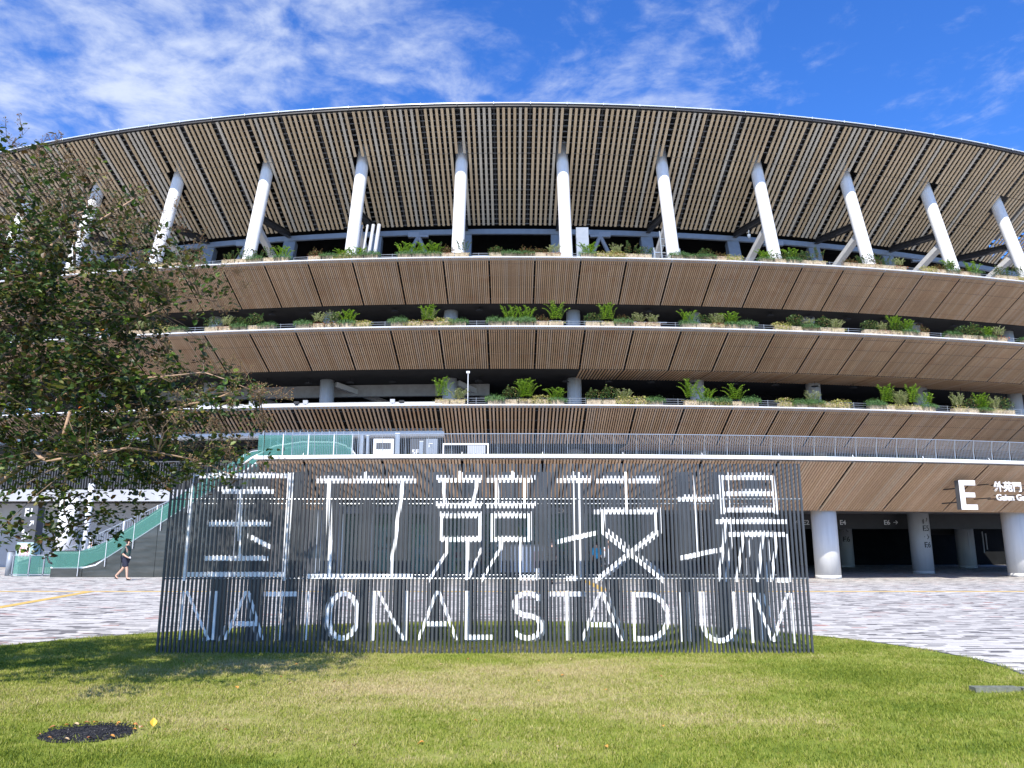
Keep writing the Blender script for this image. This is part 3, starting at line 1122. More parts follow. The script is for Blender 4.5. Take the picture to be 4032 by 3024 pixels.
# near pavers on the right, laid one by one
pvm = MB()
pvm.hexa([(-.146, -.0465, 0), (.146, -.0465, 0), (.146, .0465, 0), (-.146, .0465, 0), (-.144, -.0445, .006), (.144, -.0445, .006), (.144, .0445, .006), (-.144, .0445, .006)])
pvm = pvm.mesh('paver', M['paver'])
cnt = 0
for r_ in range(0, 60):
    y = 8.25 + r_ * .1
    off = rnd.random() * .3
    for c_ in range(0, 16):
        x = 5.0 + off + c_ * .3
        if cnt >= 296 or x > .66 * y + .35 or x - .15 < 5.7 + .18 and y < 9 or inside(x - .17, y - .05, LP) or inside(x - .17, y + .05, LP) or inside(x - .17, y, MUL):
            continue
        if math.hypot(x - 0, y - 9) < 6.05:
            continue
        inst('paver', pvm, Matrix.Translation((x, y, .0035)), pl)
        cnt += 1

# yellow tactile lines across the plaza
mb = MB()
mb.box(-40, 40, 25.9, 26.2, -.01, .006)
mb.box(2.95, 3.25, 26.2, 34.0, -.01, .006)
a, b = Vector((-13.2, 18.0)), Vector((-13.9, 26.0))
build('tactile_paving', mb, M['tactile'], None, kind='structure')
mb = MB()
mb.prism([(-16.0, 17.3), (-15.9, 17.0), (-12.9, 19.05), (-14.0, 26.0 - .1), (-14.3, 25.9), (-13.2, 19.3)], -.01, .006) if False else None
P = [(-18.5, 14.0), (-12.45, 19.25), (-13.75, 25.9)]
for p, q in zip(P, P[1:]):
    mb.beam((p[0], p[1], 0), (q[0], q[1], 0), .3, .014)
build('tactile_paving', mb, M['tactile'], None, kind='structure')

# round black cover in the lawn with dead leaves round it
cov = empty('tree_pit_cover', (HOLE[0], HOLE[1], 0), 'round black rubber chip cover sunk in the lawn at lower left', 'ground cover')
mb = MB()
N = 40
c = mb.add([(HOLE[0], HOLE[1], .045)])
rings_ = []
for q, (s, z) in enumerate(((.35, .045), (.7, .040), (1.0, .028))):
    rings_.append(mb.add([(HOLE[0] + math.cos(2 * math.pi * k / N) * HOLE[2] * s * (1 + .02 * math.sin(5 * k)), HOLE[1] + math.sin(2 * math.pi * k / N) * HOLE[3] * s * (1 + .03 * math.sin(3 * k)), z) for k in range(N)]))
for k in range(N):
    mb.face(c, rings_[0] + k, rings_[0] + (k + 1) % N)
    for a, b in zip(rings_, rings_[1:]):
        mb.face(a + k, b + k, b + (k + 1) % N, a + (k + 1) % N)
build('cover', mb, M['black_mat'], cov)
mb = MB()
for i in range(420):
    a, s = gr.uniform(0, 6.28), math.sqrt(gr.random()) * .98
    x, y = HOLE[0] + math.cos(a) * s * HOLE[2], HOLE[1] + math.sin(a) * s * HOLE[3]
    a2 = gr.uniform(0, 6.28)
    l = gr.uniform(.008, .022)
    p = Vector((x, y, .045))
    mb.beam(p, p + Vector((math.cos(a2) * l, math.sin(a2) * l, .006)), .006, .006)
build('rubber_chips', mb, M['rubber'], cov, kind='stuff')


def leaf_mesh(name, mat, L_=.05, W_=.03, fold=.25, curl=.2):
    mb = MB()
    b = mb.add([(0, 0, 0), (W_ * .42, L_ * .28, fold * W_ * .5), (W_ * .5, L_ * .55, fold * W_ * .5 - curl * .004), (0, L_, -curl * .012), (-W_ * .5, L_ * .55, fold * W_ * .5 - curl * .004), (-W_ * .42, L_ * .28, fold * W_ * .5), (0, L_ * .45, -.001)])
    mb.face(b, b + 1, b + 2, b + 6)
    mb.face(b + 6, b + 2, b + 3)
    mb.face(b + 6, b + 3, b + 4)
    mb.face(b, b + 6, b + 4, b + 5)
    return mb.mesh(name, mat)


dead = leaf_mesh('fallen_leaf', mat_leaf('dead_leaf', [(.50, .20, .07), (.55, .33, .08), (.35, .15, .07), (.62, .42, .10), (.45, .24, .13)], .7, .15), .062, .042, .5, 1.2)
LNM = [('N', 'first', -4.4), ('A', 'first', -3.73), ('T', 'first', -3.24), ('I', 'first', -2.86), ('O', 'only', -2.36), ('N', 'second', -1.7), ('A', 'second', -1.05), ('L', 'only', -.45), ('S', 'only', .21), ('T', 'second', .76), ('A', 'third', 1.25), ('D', 'only', 1.93)]
DC = [('rust brown', (.40, .15, .06)), ('orange', (.60, .27, .05)), ('tan', (.50, .36, .20))]
dead_me = [leaf_mesh('fallen_leaf', mat_plain('dead_leaf', c, .7, 0, .2, 30), .060, .040, .5, 1.2) for _, c in DC]
gold_me = leaf_mesh('fallen_leaf', mat_plain('gold_leaf', (.75, .42, .03), .6, 0, .1, 30), .075, .055, .4, 1.0)


def drop_leaf(me, x, y, z, tilt, s, lab, grp):
    mw = Matrix.Translation((x, y, z)) @ Matrix.Rotation(gr.uniform(0, 6.28), 4, 'Z') @ Matrix.Rotation(tilt, 4, 'X') @ Matrix.Scale(s, 4)
    props(inst('fallen_leaf', me, mw), lab, 'leaf', grp)


NTH = ['leftmost', 'second from left', 'third from left', 'fourth from left', 'fifth from left', 'sixth from left', 'seventh from left', 'eighth from left', 'ninth from left', 'tenth from left', 'eleventh from left', 'twelfth from left', 'thirteenth from left', 'rightmost']
for i in range(14):
    a = 2.75 - i * 2.65 / 13
    q = gr.uniform(.95, 1.06)
    ci = i % 3
    drop_leaf(dead_me[ci], HOLE[0] + .02 + math.cos(a) * HOLE[2] * q, HOLE[1] + math.sin(a) * HOLE[3] * q, .052, gr.uniform(-.4, .5), gr.uniform(.6, 1.0),
              f"{DC[ci][0]} fallen leaf on the rear rim of the black cover, {NTH[i]}", 'fallen leaves round the black cover')
for i in range(5):
    a = 3.6 + i * .5
    drop_leaf(dead_me[i % 3], HOLE[0] + math.cos(a) * HOLE[2] * .93, HOLE[1] + math.sin(a) * HOLE[3] * .93, .052, gr.uniform(-.3, .3), .8,
              f"{DC[i % 3][0]} fallen leaf on the front rim of the black cover, {['leftmost', 'second from left', 'in the middle', 'second from right', 'rightmost'][i]}", 'fallen leaves round the black cover')
drop_leaf(gold_me, -2.93, 6.72, .045, 1.1, 1.0, 'bright golden fallen leaf upright in grass just right of the black cover', 'fallen leaves on the lawn')
for bi, (bn, y0, y1) in enumerate((('just in front of', 10.0, 10.7), ('some way before', 7.9, 9.3), ('far in front of', 6.0, 7.2))):
    for li, (ch, nth, lx) in enumerate(LNM):
        if gr.random() < (.25, .15, .4)[bi]:
            continue
        ci = gr.randrange(3)
        y = gr.uniform(y0, y1)
        x = lx * y / 11.2 + gr.uniform(-.15, .15)
        nm_ = f"the letter {ch}" if nth == 'only' else f"the {nth} letter {ch}"
        drop_leaf(dead_me[ci], x, y, .045, gr.uniform(-.5, .6), gr.uniform(.6, 1.0), f"{DC[ci][0]} fallen leaf in the grass {bn} {nm_}", 'fallen leaves on the lawn')

# drain box at the right-hand edge of the lawn
dr = empty('drain_box', (5.5, 8.75, 0), 'weathered grey drain box half buried in the grass at right edge', 'drain box')
mb = MB()
mb.box(4.72, 5.18, 8.30, 8.42, 0, .075)
mb.box(5.21, 5.62, 8.29, 8.40, 0, .07)
build('lid', mb, mat_plain('mossy_grey', (.16, .17, .13), .9, 0, .4, 20), dr)
mb = MB()
mb.hexa([(5.63, 8.22, 0), (5.80, 8.22, 0), (5.76, 8.42, 0), (5.63, 8.42, 0), (5.63, 8.25, .09), (5.68, 8.25, .09), (5.68, 8.40, .09), (5.63, 8.40, .09)])
build('end_cap', mb, M['rubber'], dr)

# ------------------------------------------------------------------ the slatted sign
LET = [
    ('guo', [('h', (-4.626, 2.478), (-3.167, 2.478)), ('v', (-4.61, 2.512), (-4.633, 1.002)), ('v', (-3.188, 2.527), (-3.199, 1.002)), ('h', (-4.644, 1.088), (-3.204, 1.088)), ('h', (-4.2, 2.252), (-3.45, 2.252)), ('h', (-4.348, 1.789), (-3.467, 1.789)), ('h', (-4.363, 1.309), (-3.463, 1.309)), ('v', (-3.915, 2.277), (-3.884, 1.275)), ('h', (-3.73, 1.614), (-3.418, 1.457))]),
    ('li', [('h', (-2.864, 2.404), (-1.392, 2.404)), ('h', (-2.884, 1.062), (-1.405, 1.062)), ('v', (-2.638, 2.44), (-2.561, 1.046)), ('v', (-1.566, 2.44), (-1.72, 1.046)), ('v', (-2.127, 2.542), (-2.127, 2.397))]),
    ('jing', [('h', (-1.103, 2.414), (-0.423, 2.414)), ('v', (-0.746, 2.549), (-0.746, 2.397)), ('h', (-0.36, 2.414), (0.304, 2.414)), ('v', (0.011, 2.549), (0.011, 2.397)), ('h', (-1.103, 2.047), (-0.421, 2.047)), ('h', (-0.365, 2.047), (0.33, 2.047)), ('v', (-1.004, 2.397), (-0.955, 2.03)), ('v', (-0.512, 2.397), (-0.572, 2.03)), ('v', (-0.253, 2.397), (-0.214, 2.03)), ('v', (0.189, 2.397), (0.155, 2.03)), ('h', (-1.041, 1.905), (-0.425, 1.905)), ('h', (-1.035, 1.571), (-0.422, 1.571)), ('v', (-1.014, 1.939), (-1.016, 1.539)), ('v', (-0.462, 1.939), (-0.464, 1.539)), ('h', (-0.315, 1.905), (0.265, 1.905)), ('h', (-0.313, 1.571), (0.263, 1.571)), ('v', (-0.291, 1.939), (-0.294, 1.539)), ('v', (0.224, 1.939), (0.226, 1.539)), ('v', (-0.915, 1.542), (-0.925, 1.364)), ('h', (-0.913, 1.417), (-1.165, 1.02)), ('v', (-0.651, 1.578), (-0.644, 1.011)), ('h', (-0.445, 1.435), (-0.599, 1.064)), ('v', (-0.172, 1.542), (-0.186, 1.4)), ('h', (-0.172, 1.453), (-0.427, 1.011)), ('v', (0.099, 1.56), (0.098, 1.011)), ('h', (0.08, 1.041), (0.351, 1.041)), ('v', (0.33, 1.169), (0.331, 1.011))]),
    ('ji', [('h', (0.646, 2.408), (1.134, 2.408)), ('v', (0.908, 2.542), (0.907, 1.002)), ('h', (0.77, 1.032), (0.915, 1.032)), ('h', (0.646, 1.539), (1.21, 1.664)), ('h', (1.221, 2.404), (2.112, 2.404)), ('v', (1.652, 2.536), (1.653, 1.976)), ('h', (1.18, 1.961), (2.073, 1.961)), ('v', (2.047, 1.961), (2.046, 1.65)), ('h', (2.066, 1.686), (1.177, 1.002)), ('v', (1.281, 1.961), (1.292, 1.65)), ('h', (1.275, 1.695), (2.127, 1.011))]),
    ('chang', [('h', (2.373, 2.142), (2.875, 2.142)), ('v', (2.622, 2.49), (2.63, 1.329)), ('h', (2.376, 1.311), (2.886, 1.417)), ('v', (3.031, 2.49), (3.029, 1.93)), ('v', (3.789, 2.484), (3.797, 1.926)), ('h', (3.025, 2.451), (3.787, 2.451)), ('h', (3.031, 2.22), (3.78, 2.22)), ('h', (3.033, 1.988), (3.792, 1.988)), ('h', (2.899, 1.823), (3.94, 1.823)), ('h', (3.072, 1.643), (3.932, 1.643)), ('v', (3.918, 1.65), (3.927, 0.985)), ('h', (3.732, 1.009), (3.931, 1.009)), ('v', (3.045, 1.812), (3.026, 1.542)), ('v', (3.032, 1.578), (2.911, 0.985)), ('v', (3.31, 1.643), (3.17, 0.985)), ('v', (3.584, 1.643), (3.472, 0.985)), ('v', (3.789, 1.643), (3.663, 0.985))]),
    ('N', [('v', (-4.615, 0.863), (-4.615, 0.202)), ('v', (-4.584, 0.863), (-4.221, 0.202)), ('v', (-4.178, 0.863), (-4.179, 0.202))]),
    ('A', [('v', (-3.742, 0.863), (-4.001, 0.202)), ('v', (-3.717, 0.863), (-3.47, 0.202)), ('h', (-3.88, 0.42), (-3.553, 0.42))]),
    ('T', [('h', (-3.461, 0.821), (-3.01, 0.821)), ('v', (-3.243, 0.863), (-3.243, 0.202))]),
    ('I', [('v', (-2.857, 0.863), (-2.857, 0.202))]),
    ('O', [('o', (-2.363, 0.527), (.205, .302))]),
    ('N', [('v', (-1.928, 0.863), (-1.928, 0.197)), ('v', (-1.890, 0.863), (-1.499, 0.197)), ('v', (-1.489, 0.863), (-1.489, 0.197))]),
    ('A', [('v', (-1.059, 0.863), (-1.304, 0.202)), ('v', (-1.034, 0.863), (-0.773, 0.202)), ('h', (-1.191, 0.42), (-0.889, 0.42))]),
    ('L', [('v', (-0.632, 0.863), (-0.632, 0.206)), ('h', (-0.648, 0.240), (-0.277, 0.240))]),
    ('S', [('s', (0.213, 0.53), (.19, .302))]),
    ('T', [('h', (0.53, 0.821), (0.979, 0.821)), ('v', (0.756, 0.863), (0.756, 0.197))]),
    ('A', [('v', (1.24, 0.848), (0.971, 0.189)), ('v', (1.267, 0.848), (1.526, 0.189)), ('h', (1.108, 0.407), (1.379, 0.407))]),
    ('D', [('v', (1.703, 0.848), (1.703, 0.184)), ('d', (1.72, 0.515), (.46, .296))]),
    ('I', [('v', (2.381, 0.843), (2.381, 0.179))]),
    ('U', [('u', (2.67, 0.843), (3.11, 0.843), 0.19)]),
    ('M', [('v', (3.361, 0.835), (3.361, 0.164)), ('v', (3.403, 0.835), (3.628, 0.179)), ('v', (3.875, 0.83), (3.640, 0.179)), ('v', (3.915, 0.83), (3.915, 0.159))]),
]
TH, TV = .066, .047


def quads_of(strokes):
    out = []

    def path(pts, w):
        for p, q in zip(pts, pts[1:]):
            p, q = Vector(p), Vector(q)
            d = (q - p).normalized()
            n_ = Vector((-d.y, d.x)) * w / 2
            e = d * .010
            out.append([p - n_ - e, q - n_ + e, q + n_ + e, p + n_ - e])
    for s in strokes:
        if s[0] == 'h':
            (x0, z0), (x1, z1) = s[1], s[2]
            if abs(z0 - z1) > .9 * abs(x0 - x1) * .6:
                t = TH / 2 * 1.25
            else:
                t = TH / 2
            out.append([Vector((x0, z0 - t)), Vector((x1, z1 - t)), Vector((x1, z1 + t)), Vector((x0, z0 + t))])
        elif s[0] == 'v':
            (x0, z0), (x1, z1) = s[1], s[2]
            t = TV / 2
            out.append([Vector((x0 - t, z0)), Vector((x1 - t, z1)), Vector((x1 + t, z1)), Vector((x0 + t, z0))])
        elif s[0] == 'o':
            (cx, cz), (rx, rz) = s[1], s[2]
            path([(cx + math.cos(2 * math.pi * k / 28) * rx, cz + math.sin(2 * math.pi * k / 28) * rz) for k in range(29)], .07)
        elif s[0] == 's':
            (cx, cz), (rx, rz) = s[1], s[2]
            p = []
            for k in range(0, 13):                   # upper bowl: from the upper right round to the middle
                a = R(28 + k * (262 - 28) / 12)
                p.append((cx + math.cos(a) * rx * .93, cz + rz * .50 + math.sin(a) * rz * .50))
            for k in range(0, 13):
                a = R(82 - k * (82 + 152) / 12)
                p.append((cx + math.cos(a) * rx, cz - rz * .50 + math.sin(a) * rz * .50))
            path(p, .07)
        elif s[0] == 'd':
            (cx, cz), (rx, rz) = s[1], s[2]
            p = [(cx - .02, cz + rz)] + [(cx + rx * .38 + math.cos(R(90 - k * 15)) * rx * .62, cz + math.sin(R(90 - k * 15)) * rz) for k in range(13)] + [(cx - .02, cz - rz)]
            path(p, .07)
        elif s[0] == 'u':
            (x0, z0), (x1, z1), zb = s[1], s[2], s[3]
            r_ = (x1 - x0) / 2
            p = [(x0, z0), (x0, zb + .22)] + [((x0 + x1) / 2 - math.cos(R(k * 15)) * r_, zb + .22 - math.sin(R(k * 15)) * .22) for k in range(1, 12)] + [(x1, zb + .22), (x1, z1)]
            path(p, .068)
    return out


def span(q, x):
    """z interval of convex quad q at abscissa x, or None"""
    zs = []
    for i in range(4):
        a, b = q[i], q[(i + 1) % 4]
        if (a.x - x) * (b.x - x) <= 0 and a.x != b.x:
            t = (x - a.x) / (b.x - a.x)
            zs.append(a.y + (b.y - a.y) * t)
    return (min(zs), max(zs)) if len(zs) > 1 and max(zs) - min(zs) > .004 else None


sign = empty('slatted_sign', (-.38, 11.2, 0), 'long dark slatted metal sign spelling NATIONAL STADIUM in white on the lawn', 'sign')
FW, FD, FP = .028, .030, .0587
X0, X1 = -4.93, 4.175
NF = int(round((X1 - X0) / FP))
FP = (X1 - X0) / NF
rows_ = [('fin', 11.2, 1.0, 0.0, 1.0, 0.0), ('rear_fin', 12.5, None, 0, 0, 0)]
for name, yf, *_ in rows_:
    mb = MB()
    mb.box(-FW / 2, FW / 2, 0, FD, -.02, 2.655)
    fm = mb.mesh(name, M['fin'])
    for i in range(NF + 1):
        dz = rnd.uniform(-.004, .004)
        inst(name, fm, Matrix.Translation((X0 + i * FP + (0 if yf < 12 else FP * .37), yf, dz)) @ Matrix.Rotation(rnd.uniform(-.02, .02), 4, 'Z'), sign)
for (yf, z) in ((11.2 + .03, 2.145), (11.2 + .03, 1.03), (12.53, 2.145), (12.53, 1.03)):
    mb = MB()
    mb.tube([(X0 - .02, yf, z), (X1 + .03, yf, z)], .011, 8)
    build('cross_rail', mb, M['steel_rail'], sign)


def add_letter(mb, strokes, yf, rear):
    qs = quads_of(strokes)
    if rear:
        # the lettering on the rear row is larger, so that both rows line up for someone standing nearer
        f = lambda v: Vector(((1.026 * v.x + .0304) * 1.116, 1.5 + (1.026 * (v.y - 1.5) + .0174) * 1.116))
        qs = [[f(v) for v in q] for q in qs]
    xs = [v.x for q in qs for v in q]
    off = FP * .37 if rear else 0
    for i in range(NF + 1):
        xc = X0 + i * FP + off
        if xc < min(xs) - .05 or xc > max(xs) + .05:
            continue
        ed = [xc - FW / 2 - .0015, xc, xc + FW / 2 + .0015]
        for s in (0, 1):
            xa, xb = ed[s], ed[s + 1]
            iv = []
            for q in qs:
                a, b, c_ = span(q, xa + 1e-4), span(q, xb - 1e-4), span(q, (xa + xb) / 2)
                if a and b:
                    iv.append([a[0], a[1], b[0], b[1]])
                elif c_ and (a or b):
                    k = a or b
                    if a:
                        iv.append([a[0], a[1], 2 * c_[0] - a[0], 2 * c_[1] - a[1]])
                    else:
                        iv.append([2 * c_[0] - b[0], 2 * c_[1] - b[1], b[0], b[1]])
                elif c_:
                    iv.append([c_[0], c_[1], c_[0], c_[1]])
            iv.sort(key=lambda t: t[0] + t[2])
            mg = []
            for t in iv:
                if mg and (t[0] <= mg[-1][1] or t[2] <= mg[-1][3]):
                    m_ = mg[-1]
                    m_[0], m_[1], m_[2], m_[3] = min(m_[0], t[0]), max(m_[1], t[1]), min(m_[2], t[2]), max(m_[3], t[3])
                else:
                    mg.append(list(t))
            for (a0, a1, b0, b1) in mg:
                if a1 - a0 < .003 and b1 - b0 < .003:
                    continue
                a1, b1 = min(a1, 2.65), min(b1, 2.65)
                if a1 <= a0 or b1 <= b0:
                    continue
                y0, y1 = yf - .0016, yf + FD + .0016
                b = mb.add([(xa, y0, a0), (xb, y0, b0), (xb, y0, b1), (xa, y0, a1), (xa, y1, a0), (xb, y1, b0), (xb, y1, b1), (xa, y1, a1)])
                mb.face(b, b + 1, b + 2, b + 3)
                mb.face(b + 5, b + 4, b + 7, b + 6)
                mb.face(b + 3, b + 2, b + 6, b + 7)
                mb.face(b + 1, b, b + 4, b + 5)
                if s == 0:
                    mb.face(b + 4, b, b + 3, b + 7)
                else:
                    mb.face(b + 1, b + 5, b + 6, b + 2)


for ch, strokes in LET:
    mb = MB()
    add_letter(mb, strokes, 11.2, False)
    add_letter(mb, strokes, 12.5, True)
    build('letter', mb, M['letter_white'], sign)

# ------------------------------------------------------------------ planters and shrubs on the three ledges
def planter_meshes():
    out = []
    for q in range(2):
        mb = MB()
        W, D, H = (1.0, .42, .34)
        n = 14
        for i in range(n):                          # ribbed front: alternate proud and recessed staves
            x0 = -W / 2 + W * i / n
            p = .018 if i % 2 else 0
            mb.box(x0, x0 + W / n - .006, -D / 2 - p, -D / 2 + .04, 0, H - .03)
        mb.box(-W / 2, -W / 2 + .03, -D / 2 + .041, D / 2, 0, H - .03)
        mb.box(W / 2 - .03, W / 2, -D / 2 + .041, D / 2, 0, H - .03)
        mb.box(-W / 2 + .031, W / 2 - .031, D / 2 - .03, D / 2, 0, H - .03)
        mb.box(-W / 2 - .01, W / 2 + .01, -D / 2 - .025, -D / 2 + .035, H - .028, H)
        out.append(mb.mesh('box', M['planter']))
    return out[0]


box_me = planter_meshes()
mb = MB()
mb.box(-.46, .46, -.17, .17, .05, .285)
soil_me = mb.mesh('soil', M['soil'])


def leafquad(mb, p, d, L_, W_, up=Vector((0, 0, 1))):
    d = d.normalized()
    s = d.cross(up)
    if s.length < .01:
        s = Vector((1, 0, 0))
    s = s.normalized() * W_ / 2
    m_ = p + d * L_ * .5
    b = mb.add([p, m_ + s, p + d * L_, m_ - s])
    mb.face(b, b + 1, b + 2, b + 3)


def fronds(mb, r_, nf, h, spread, leafL=.10, W_=.035, base=(0, 0, .28), steps=13):
    for f in range(nf):
        a = r_.uniform(0, 6.28)
        L_ = h * r_.uniform(.65, 1.1)
        out_ = spread * r_.uniform(.25, 1.0)
        p = Vector(base) + Vector((r_.uniform(-.3, .3), r_.uniform(-.08, .08), 0))
        for s in range(steps):
            t = s / steps
            q = p + Vector((math.cos(a) * out_ * t ** 1.3, math.sin(a) * out_ * .5 * t ** 1.3, L_ * 1.45 * (t - .40 * t ** 2.6)))
            if s > 1:
                for sd in (-1, 1):
                    mb.tint = r_.random()
                    ang = a + sd * 1.2
                    leafquad(mb, q, Vector((math.cos(ang), math.sin(ang), .35)), leafL * 1.25 * (1.1 - .6 * t), W_ * 1.35)
                leafquad(mb, q, Vector((r_.uniform(-1, 1), r_.uniform(-1, 1), .8)), leafL * .7, W_)


def blob(mb, r_, n, rx, ry, z0, z1, L_, W_, drop=0.0, front=0.0):
    for i in range(n):
        x = r_.uniform(-1, 1) * rx
        y = r_.uniform(-1, 1) * ry
        k = math.sqrt(max(0, 1 - (x / rx) ** 2 * .7))
        z = z0 + (z1 - z0) * r_.random() ** .7 * k
        if drop and r_.random() < front:
            y = -.23 - r_.uniform(.01, .09)
            z = z0 - r_.random() * drop
        mb.tint = r_.random()
        leafquad(mb, Vector((x, y, z)), Vector((r_.uniform(-1, 1), r_.uniform(-1.2, .6), r_.uniform(-.5, 1))), L_ * r_.uniform(.6, 1.2), W_)


def strands(mb, r_, n, L_, drop):
    """hanging tufts that hide the front of a box"""
    for i in range(n):
        x = r_.uniform(-.56, .56)
        y0 = r_.uniform(-.22, .15)
        zz_ = .30 + r_.uniform(0, .22) * (1 - abs(x) * .8)
        p = Vector((x, y0, zz_))
        d = Vector((r_.uniform(-.3, .3), -1.0 if y0 < 0 else r_.uniform(-1, 1), r_.uniform(-.2, .5)))
        for s in range(4):
            mb.tint = r_.random()
            leafquad(mb, p, d, L_, .022)
            p = p + d.normalized() * L_ * .75
            d = d + Vector((0, .25 if p.y < -.32 else 0, -drop))


KINDS = []


def add_kind(key, look, fm, fn, um=None, ufn=None):
    vs = []
    for s in range(3):
        r_ = random.Random(len(KINDS) * 10 + s)
        a = MB()
        fn(a, r_)
        am = a.mesh('foliage', M[fm], tint=True)
        bm_ = None
        if um:
            b = MB()
            ufn(b, r_)
            bm_ = b.mesh('trailing_foliage', M[um], tint=True)
        vs.append((am, bm_))
    KINDS.append((key, look, vs))


add_kind('fern', 'tall bright green arching shrub', 'fern', lambda m, r_: fronds(m, r_, 22, 1.25, .80, .12, .045), 'yellow_cover', lambda m, r_: blob(m, r_, 110, .5, .2, .28, .34, .07, .05, .16, .4))
add_kind('fern_low', 'low lime green feathery fern', 'fern', lambda m, r_: fronds(m, r_, 20, .80, .65, .12, .042), 'rosemary', lambda m, r_: strands(m, r_, 220, .09, .55))
add_kind('mound', 'dark green trailing rosemary mound', 'rosemary', lambda m, r_: (strands(m, r_, 330, .095, .5), blob(m, r_, 320, .55, .24, .28, .58, .085, .032)))
add_kind('pale', 'pale cream variegated spiky shrub', 'pale_shrub', lambda m, r_: fronds(m, r_, 34, .82, .55, .09, .036, steps=12), 'yellow_cover', lambda m, r_: blob(m, r_, 150, .5, .2, .28, .36, .07, .05, .18, .45))
add_kind('pale_red', 'pale shrub over reddish creeping cover', 'pale_shrub', lambda m, r_: fronds(m, r_, 24, .70, .5, .09, .036, steps=10), 'red_cover', lambda m, r_: blob(m, r_, 160, .5, .2, .28, .35, .065, .05, .14, .45))
add_kind('cover', 'creamy yellow creeping groundcover', 'yellow_cover', lambda m, r_: blob(m, r_, 420, .56, .24, .27, .50, .08, .06, .22, .4))
add_kind('dark', 'dark leafy bush', 'dark_shrub', lambda m, r_: (blob(m, r_, 330, .48, .27, .3, .90, .09, .065), fronds(m, r_, 4, .8, .4, .1, .06, steps=8)), 'rosemary', lambda m, r_: blob(m, r_, 100, .52, .2, .27, .40, .07, .03, .14, .4))
add_kind('brown', 'sparse brown twiggy bush', 'brown_shrub', lambda m, r_: (blob(m, r_, 220, .46, .22, .3, .66, .075, .05), fronds(m, r_, 7, .7, .35, .06, .03, steps=8)), 'red_cover', lambda m, r_: blob(m, r_, 90, .5, .18, .27, .33, .06, .045, .1, .35))
add_kind('twiggy', 'thin upright green sapling', 'dark_shrub', lambda m, r_: fronds(m, r_, 9, 1.0, .4, .11, .06, steps=10), 'yellow_cover', lambda m, r_: blob(m, r_, 90, .5, .18, .27, .34, .065, .05, .08, .25))
KD = {k[0]: k for k in KINDS}
ORD = ['first', 'second', 'third', 'fourth', 'fifth', 'sixth', 'seventh', 'eighth', 'ninth', 'tenth', 'eleventh', 'twelfth', 'thirteenth']
# which mix of plants each ledge carries
MIX = [['brown', 'mound', 'twiggy', 'cover', 'dark', 'mound', 'brown', 'fern_low', 'pale_red', 'twiggy', 'dark'],
       ['fern', 'mound', 'pale_red', 'dark', 'cover', 'mound', 'fern', 'pale', 'brown', 'fern_low', 'dark'],
       ['fern', 'cover', 'pale', 'mound', 'dark', 'cover', 'fern', 'fern_low', 'mound', 'pale', 'cover']]
LNAME = ['top', 'middle', 'lowest']
pr = random.Random(21)
for ti, (d0, z0, d1, z1, n) in enumerate(TIERS):
    t_lo = (-.245, -.19, -.0305)[ti]
    t_hi = (.262, .272, .272)[ti]
    cnt_bay = {}
    for k in range(-14, 15):
        for s in range(3):
            th = (k + .5) * MOD + (s - 1) * 1.055 / (CY - d0 - .42) + .005 + (.005 if k % 2 else -.003)
            if th < t_lo or th > t_hi:
                continue
            x, y, _ = pm(d0 + .35, th)
            bay = math.floor(th / BAY - .5)          # bay between column number bay and bay+1
            c0 = bay + 6                              # slanted columns are numbered from the left, first = index 0
            idx = cnt_bay.get(bay, 0)
            cnt_bay[bay] = idx + 1
            kind = KD[pr.choice(MIX[ti])]
            if ti == 0 and kind[0] == 'fern' or ti == 0 and pr.random() < .05:
                kind = KD['fern_low']
            where = f"{ORD[idx]} from left between {ORD[max(0, min(12, c0))]} and {ORD[max(0, min(12, c0 + 1))]} columns"
            if bay < -6:
                where = f"{ORD[idx]} left of the first column"
            if bay >= 5:
                where = f"{ORD[idx]} right of the twelfth column"
            M0 = Matrix.Translation((x, y, z0 + .09)) @ Matrix.Rotation(th, 4, 'Z')
            e = bpy.data.objects.new('planter_box', None)
            COL.objects.link(e)
            e.matrix_local = M0
            ORG[e.name] = Vector((x, y, z0 + .021))
            props(e, f"stone planter box on the {LNAME[ti]} ledge, {where}", 'planter', f'planter boxes on the {LNAME[ti]} ledge')
            for nm, me in (('box', box_me), ('soil', soil_me)):
                o = bpy.data.objects.new(nm, me)
                COL.objects.link(o)
                o.parent = e
            am, bm_ = pr.choice(kind[2])
            p = bpy.data.objects.new('shrub', None)
            COL.objects.link(p)
            sc_ = pr.uniform(.8, 1.12) * (1.0, 1.0, 1.0)[ti]
            p.matrix_local = Matrix.Translation((x, y, z0 + .06)) @ Matrix.Rotation(th + pr.uniform(-.15, .15), 4, 'Z') @ Matrix.Diagonal((1.22, 1.2, sc_ * (1.12 if ti == 0 else 1.32), 1))
            ORG[p.name] = Vector((x, y, z0))
            props(p, f"{kind[1]}, {LNAME[ti]} ledge, {where}".replace(' from left between ', ' between '), 'shrub', f'shrubs on the {LNAME[ti]} ledge')
            for nm, me in (('foliage', am), ('trailing_foliage', bm_)):
                if me:
                    o = bpy.data.objects.new(nm, me)
                    COL.objects.link(o)
                    o.parent = p

